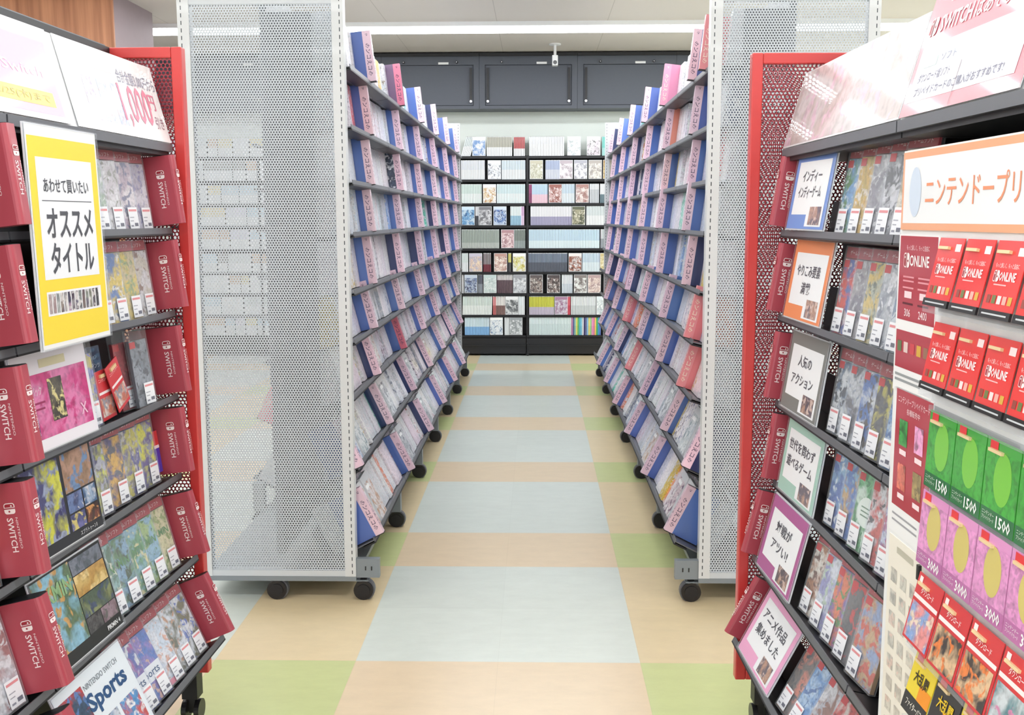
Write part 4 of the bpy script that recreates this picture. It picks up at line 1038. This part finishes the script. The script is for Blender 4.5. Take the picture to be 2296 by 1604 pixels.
def prepaid(x, z1, h, w, v0, v1, kind, label):
    """Gift card in its pocket: top at (z1, v0), bottom leaning out to v1."""
    a = math.atan2(v1 - v0, h)
    mw = board_m @ Matrix.Translation((x, z1, v0)) @ Matrix.Rotation(a * -1, 4, 'X')
    o = empty('prepaid_card', mw, label, 'prepaid card', 'prepaid cards on the white board')
    m = MB(); t = .0012
    def tx(s_, y, size, col, fit=None, bold=0.0, xx=w / 2): m.text(s_, (xx, y, .0005), (1, 0, 0), (0, 1, 0), size, col, fit=fit, bold=bold, res=1)
    if kind == 'online':
        m.box(0, w, -h, 0, -t, 0, 'glossy_print', (232, 48, 44))
        tx('もっと楽しく、もっと自由に', -.030, .007, (255, 236, 236), fit=w * .74); tx('ONLINE', -.043, .015, (255, 248, 248), fit=w * .52, bold=.02, xx=w * .58); logo(m, (w * .22, -.043, 0), (1, 0, 0), (0, 1, 0), .014)
        m.rect(w * .2, w * .6, -.054, -.0525, .0004, 'print', (250, 190, 190))
        for k, c in enumerate(((150, 70, 60), (110, 120, 70), (240, 220, 220), (250, 170, 160), (214, 170, 70))): m.rect(w * (.1 + .17 * k), w * (.22 + .17 * k), -h + .008, -h + .018, .0004, 'print', c)
        m.rect(w * .72, w * .93, -.018, -.008, .0004, 'print', (246, 224, 224))
    elif kind in ('1500', '3000'):
        base, blob, band = ((64, 168, 60), (120, 200, 60), (30, 110, 60)) if kind == '1500' else ((228, 150, 206), (214, 196, 110), (190, 110, 170))
        m.box(0, w, -h, 0, -t, 0, 'glossy_print', base)
        m.rect(0, w, -h, -h * .80, .0003, 'glossy_print', band)
        m.rect(0, w, -h * .80, -h * .12, .0003, 'art', base, shade(base, 1.06), shade(base, .92), seed=140 + int(x * 100))
        m.add([(w * .55 + w * .26 * math.cos(i * math.pi / 12), -h * .42 + h * .30 * math.sin(i * math.pi / 12), .0005) for i in range(24)], [tuple(range(24))], 'glossy_print', blob)
        tx(kind, -h * .90, .020, (248, 250, 248), fit=w * .42, bold=.02, xx=w * .70); tx('ニンテンドー', -h * .86, .006, (240, 244, 240), fit=w * .36, xx=w * .24); tx('プリペイドカード', -h * .92, .006, (240, 244, 240), fit=w * .36, xx=w * .24)
        m.rect(w * .10, w * .34, -.014, -.002, .0005, 'print', (226, 60, 66))
    elif kind == 'game':
        pal = R.choice([((206, 214, 220), (96, 140, 150), (206, 130, 170)), ((226, 190, 150), (60, 50, 50), (236, 130, 60)), ((60, 40, 56), (206, 50, 50), (120, 40, 50)), ((140, 170, 220), (236, 150, 150), (240, 220, 200))])
        m.box(0, w, -h, 0, -t, 0, 'glossy_print', (214, 44, 52)); m.rect(.004, w - .004, -h + .004, -h * .42, .0004, 'art', *pal, seed=150 + int(x * 100))
        m.rect(.002, w - .002, -h * .37, -h * .31, .0004, 'print', (246, 232, 232)); tx('ダウンロード', -h * .22, .010, (252, 236, 236), fit=w * .5, bold=.01)
        m.rect(w * .08, w * .2, -.012, -.004, .0004, 'print', (250, 236, 236))
    else:
        base = (240, 214, 40) if kind == 'yellow' else (28, 26, 30)
        m.box(0, w, -h, 0, -t, 0, 'glossy_print', base); m.rect(0, w, -h, -h * .70, .0003, 'glossy_print', (26, 24, 26)); m.rect(w * .5, w, -h * .70, -h * .45, .0004, 'print', (240, 150, 40))
        tx('大乱闘', -h * .38, .020, (50, 44, 30) if kind == 'yellow' else (236, 200, 40), fit=w * .6, bold=.02); tx('ファイターパス', -h * .84, .012, (244, 240, 230), fit=w * .7, bold=.01)
        m.rect(w * .10, w * .36, -.012, -.002, .0005, 'print', (226, 70, 76))
    m.build('card_face', o)
    m = MB(); m.box(w * .12, w * .52, -.016, -.012, 0, .004, 'print', (232, 206, 160)); m.build('hanger_tab', o)
    if kind == 'online':
        m = MB(); m.box(0, w, -h - .010, -h, -t, .002, 'black_metal'); m.rect(w * .1, w * .9, -h - .006, -h - .004, .0022, 'print', (200, 204, 208)); m.build('pocket_label', o)
for k in range(4):
    prepaid(1.259 + .086 * k, 1.364, .084, .078, .004, .022, 'online', f'red online card, {ORD[k]} along the top row of the card board')
    prepaid(1.255 + .084 * k, 1.248, .084, .078, .004, .020, 'online', f'red online card, {ORD[k]} along the second row of the card board')
    prepaid(1.256 + .0885 * k, 1.124, .108, .086, .004, .009, '1500', f'green prepaid card marked 1500, {ORD[k]} along the third row of the card board')
    prepaid(1.250 + .0885 * k, 1.008, .106, .086, .006, .012, '3000', f'pink prepaid card marked 3000, {ORD[k]} along the fourth row of the card board')
    prepaid(1.258 + .087 * k, .889, .098, .083, .008, .030, 'game', f'red topped download card, {ORD[k]} along the fifth row of the card board')
    prepaid(1.260 + .080 * k, .774, .090, .076, .006, .028, 'yellow' if k % 2 == 0 else 'black', f'{"yellow" if k % 2 == 0 else "black"} download card, {ORD[k]} along the bottom row of the card board')
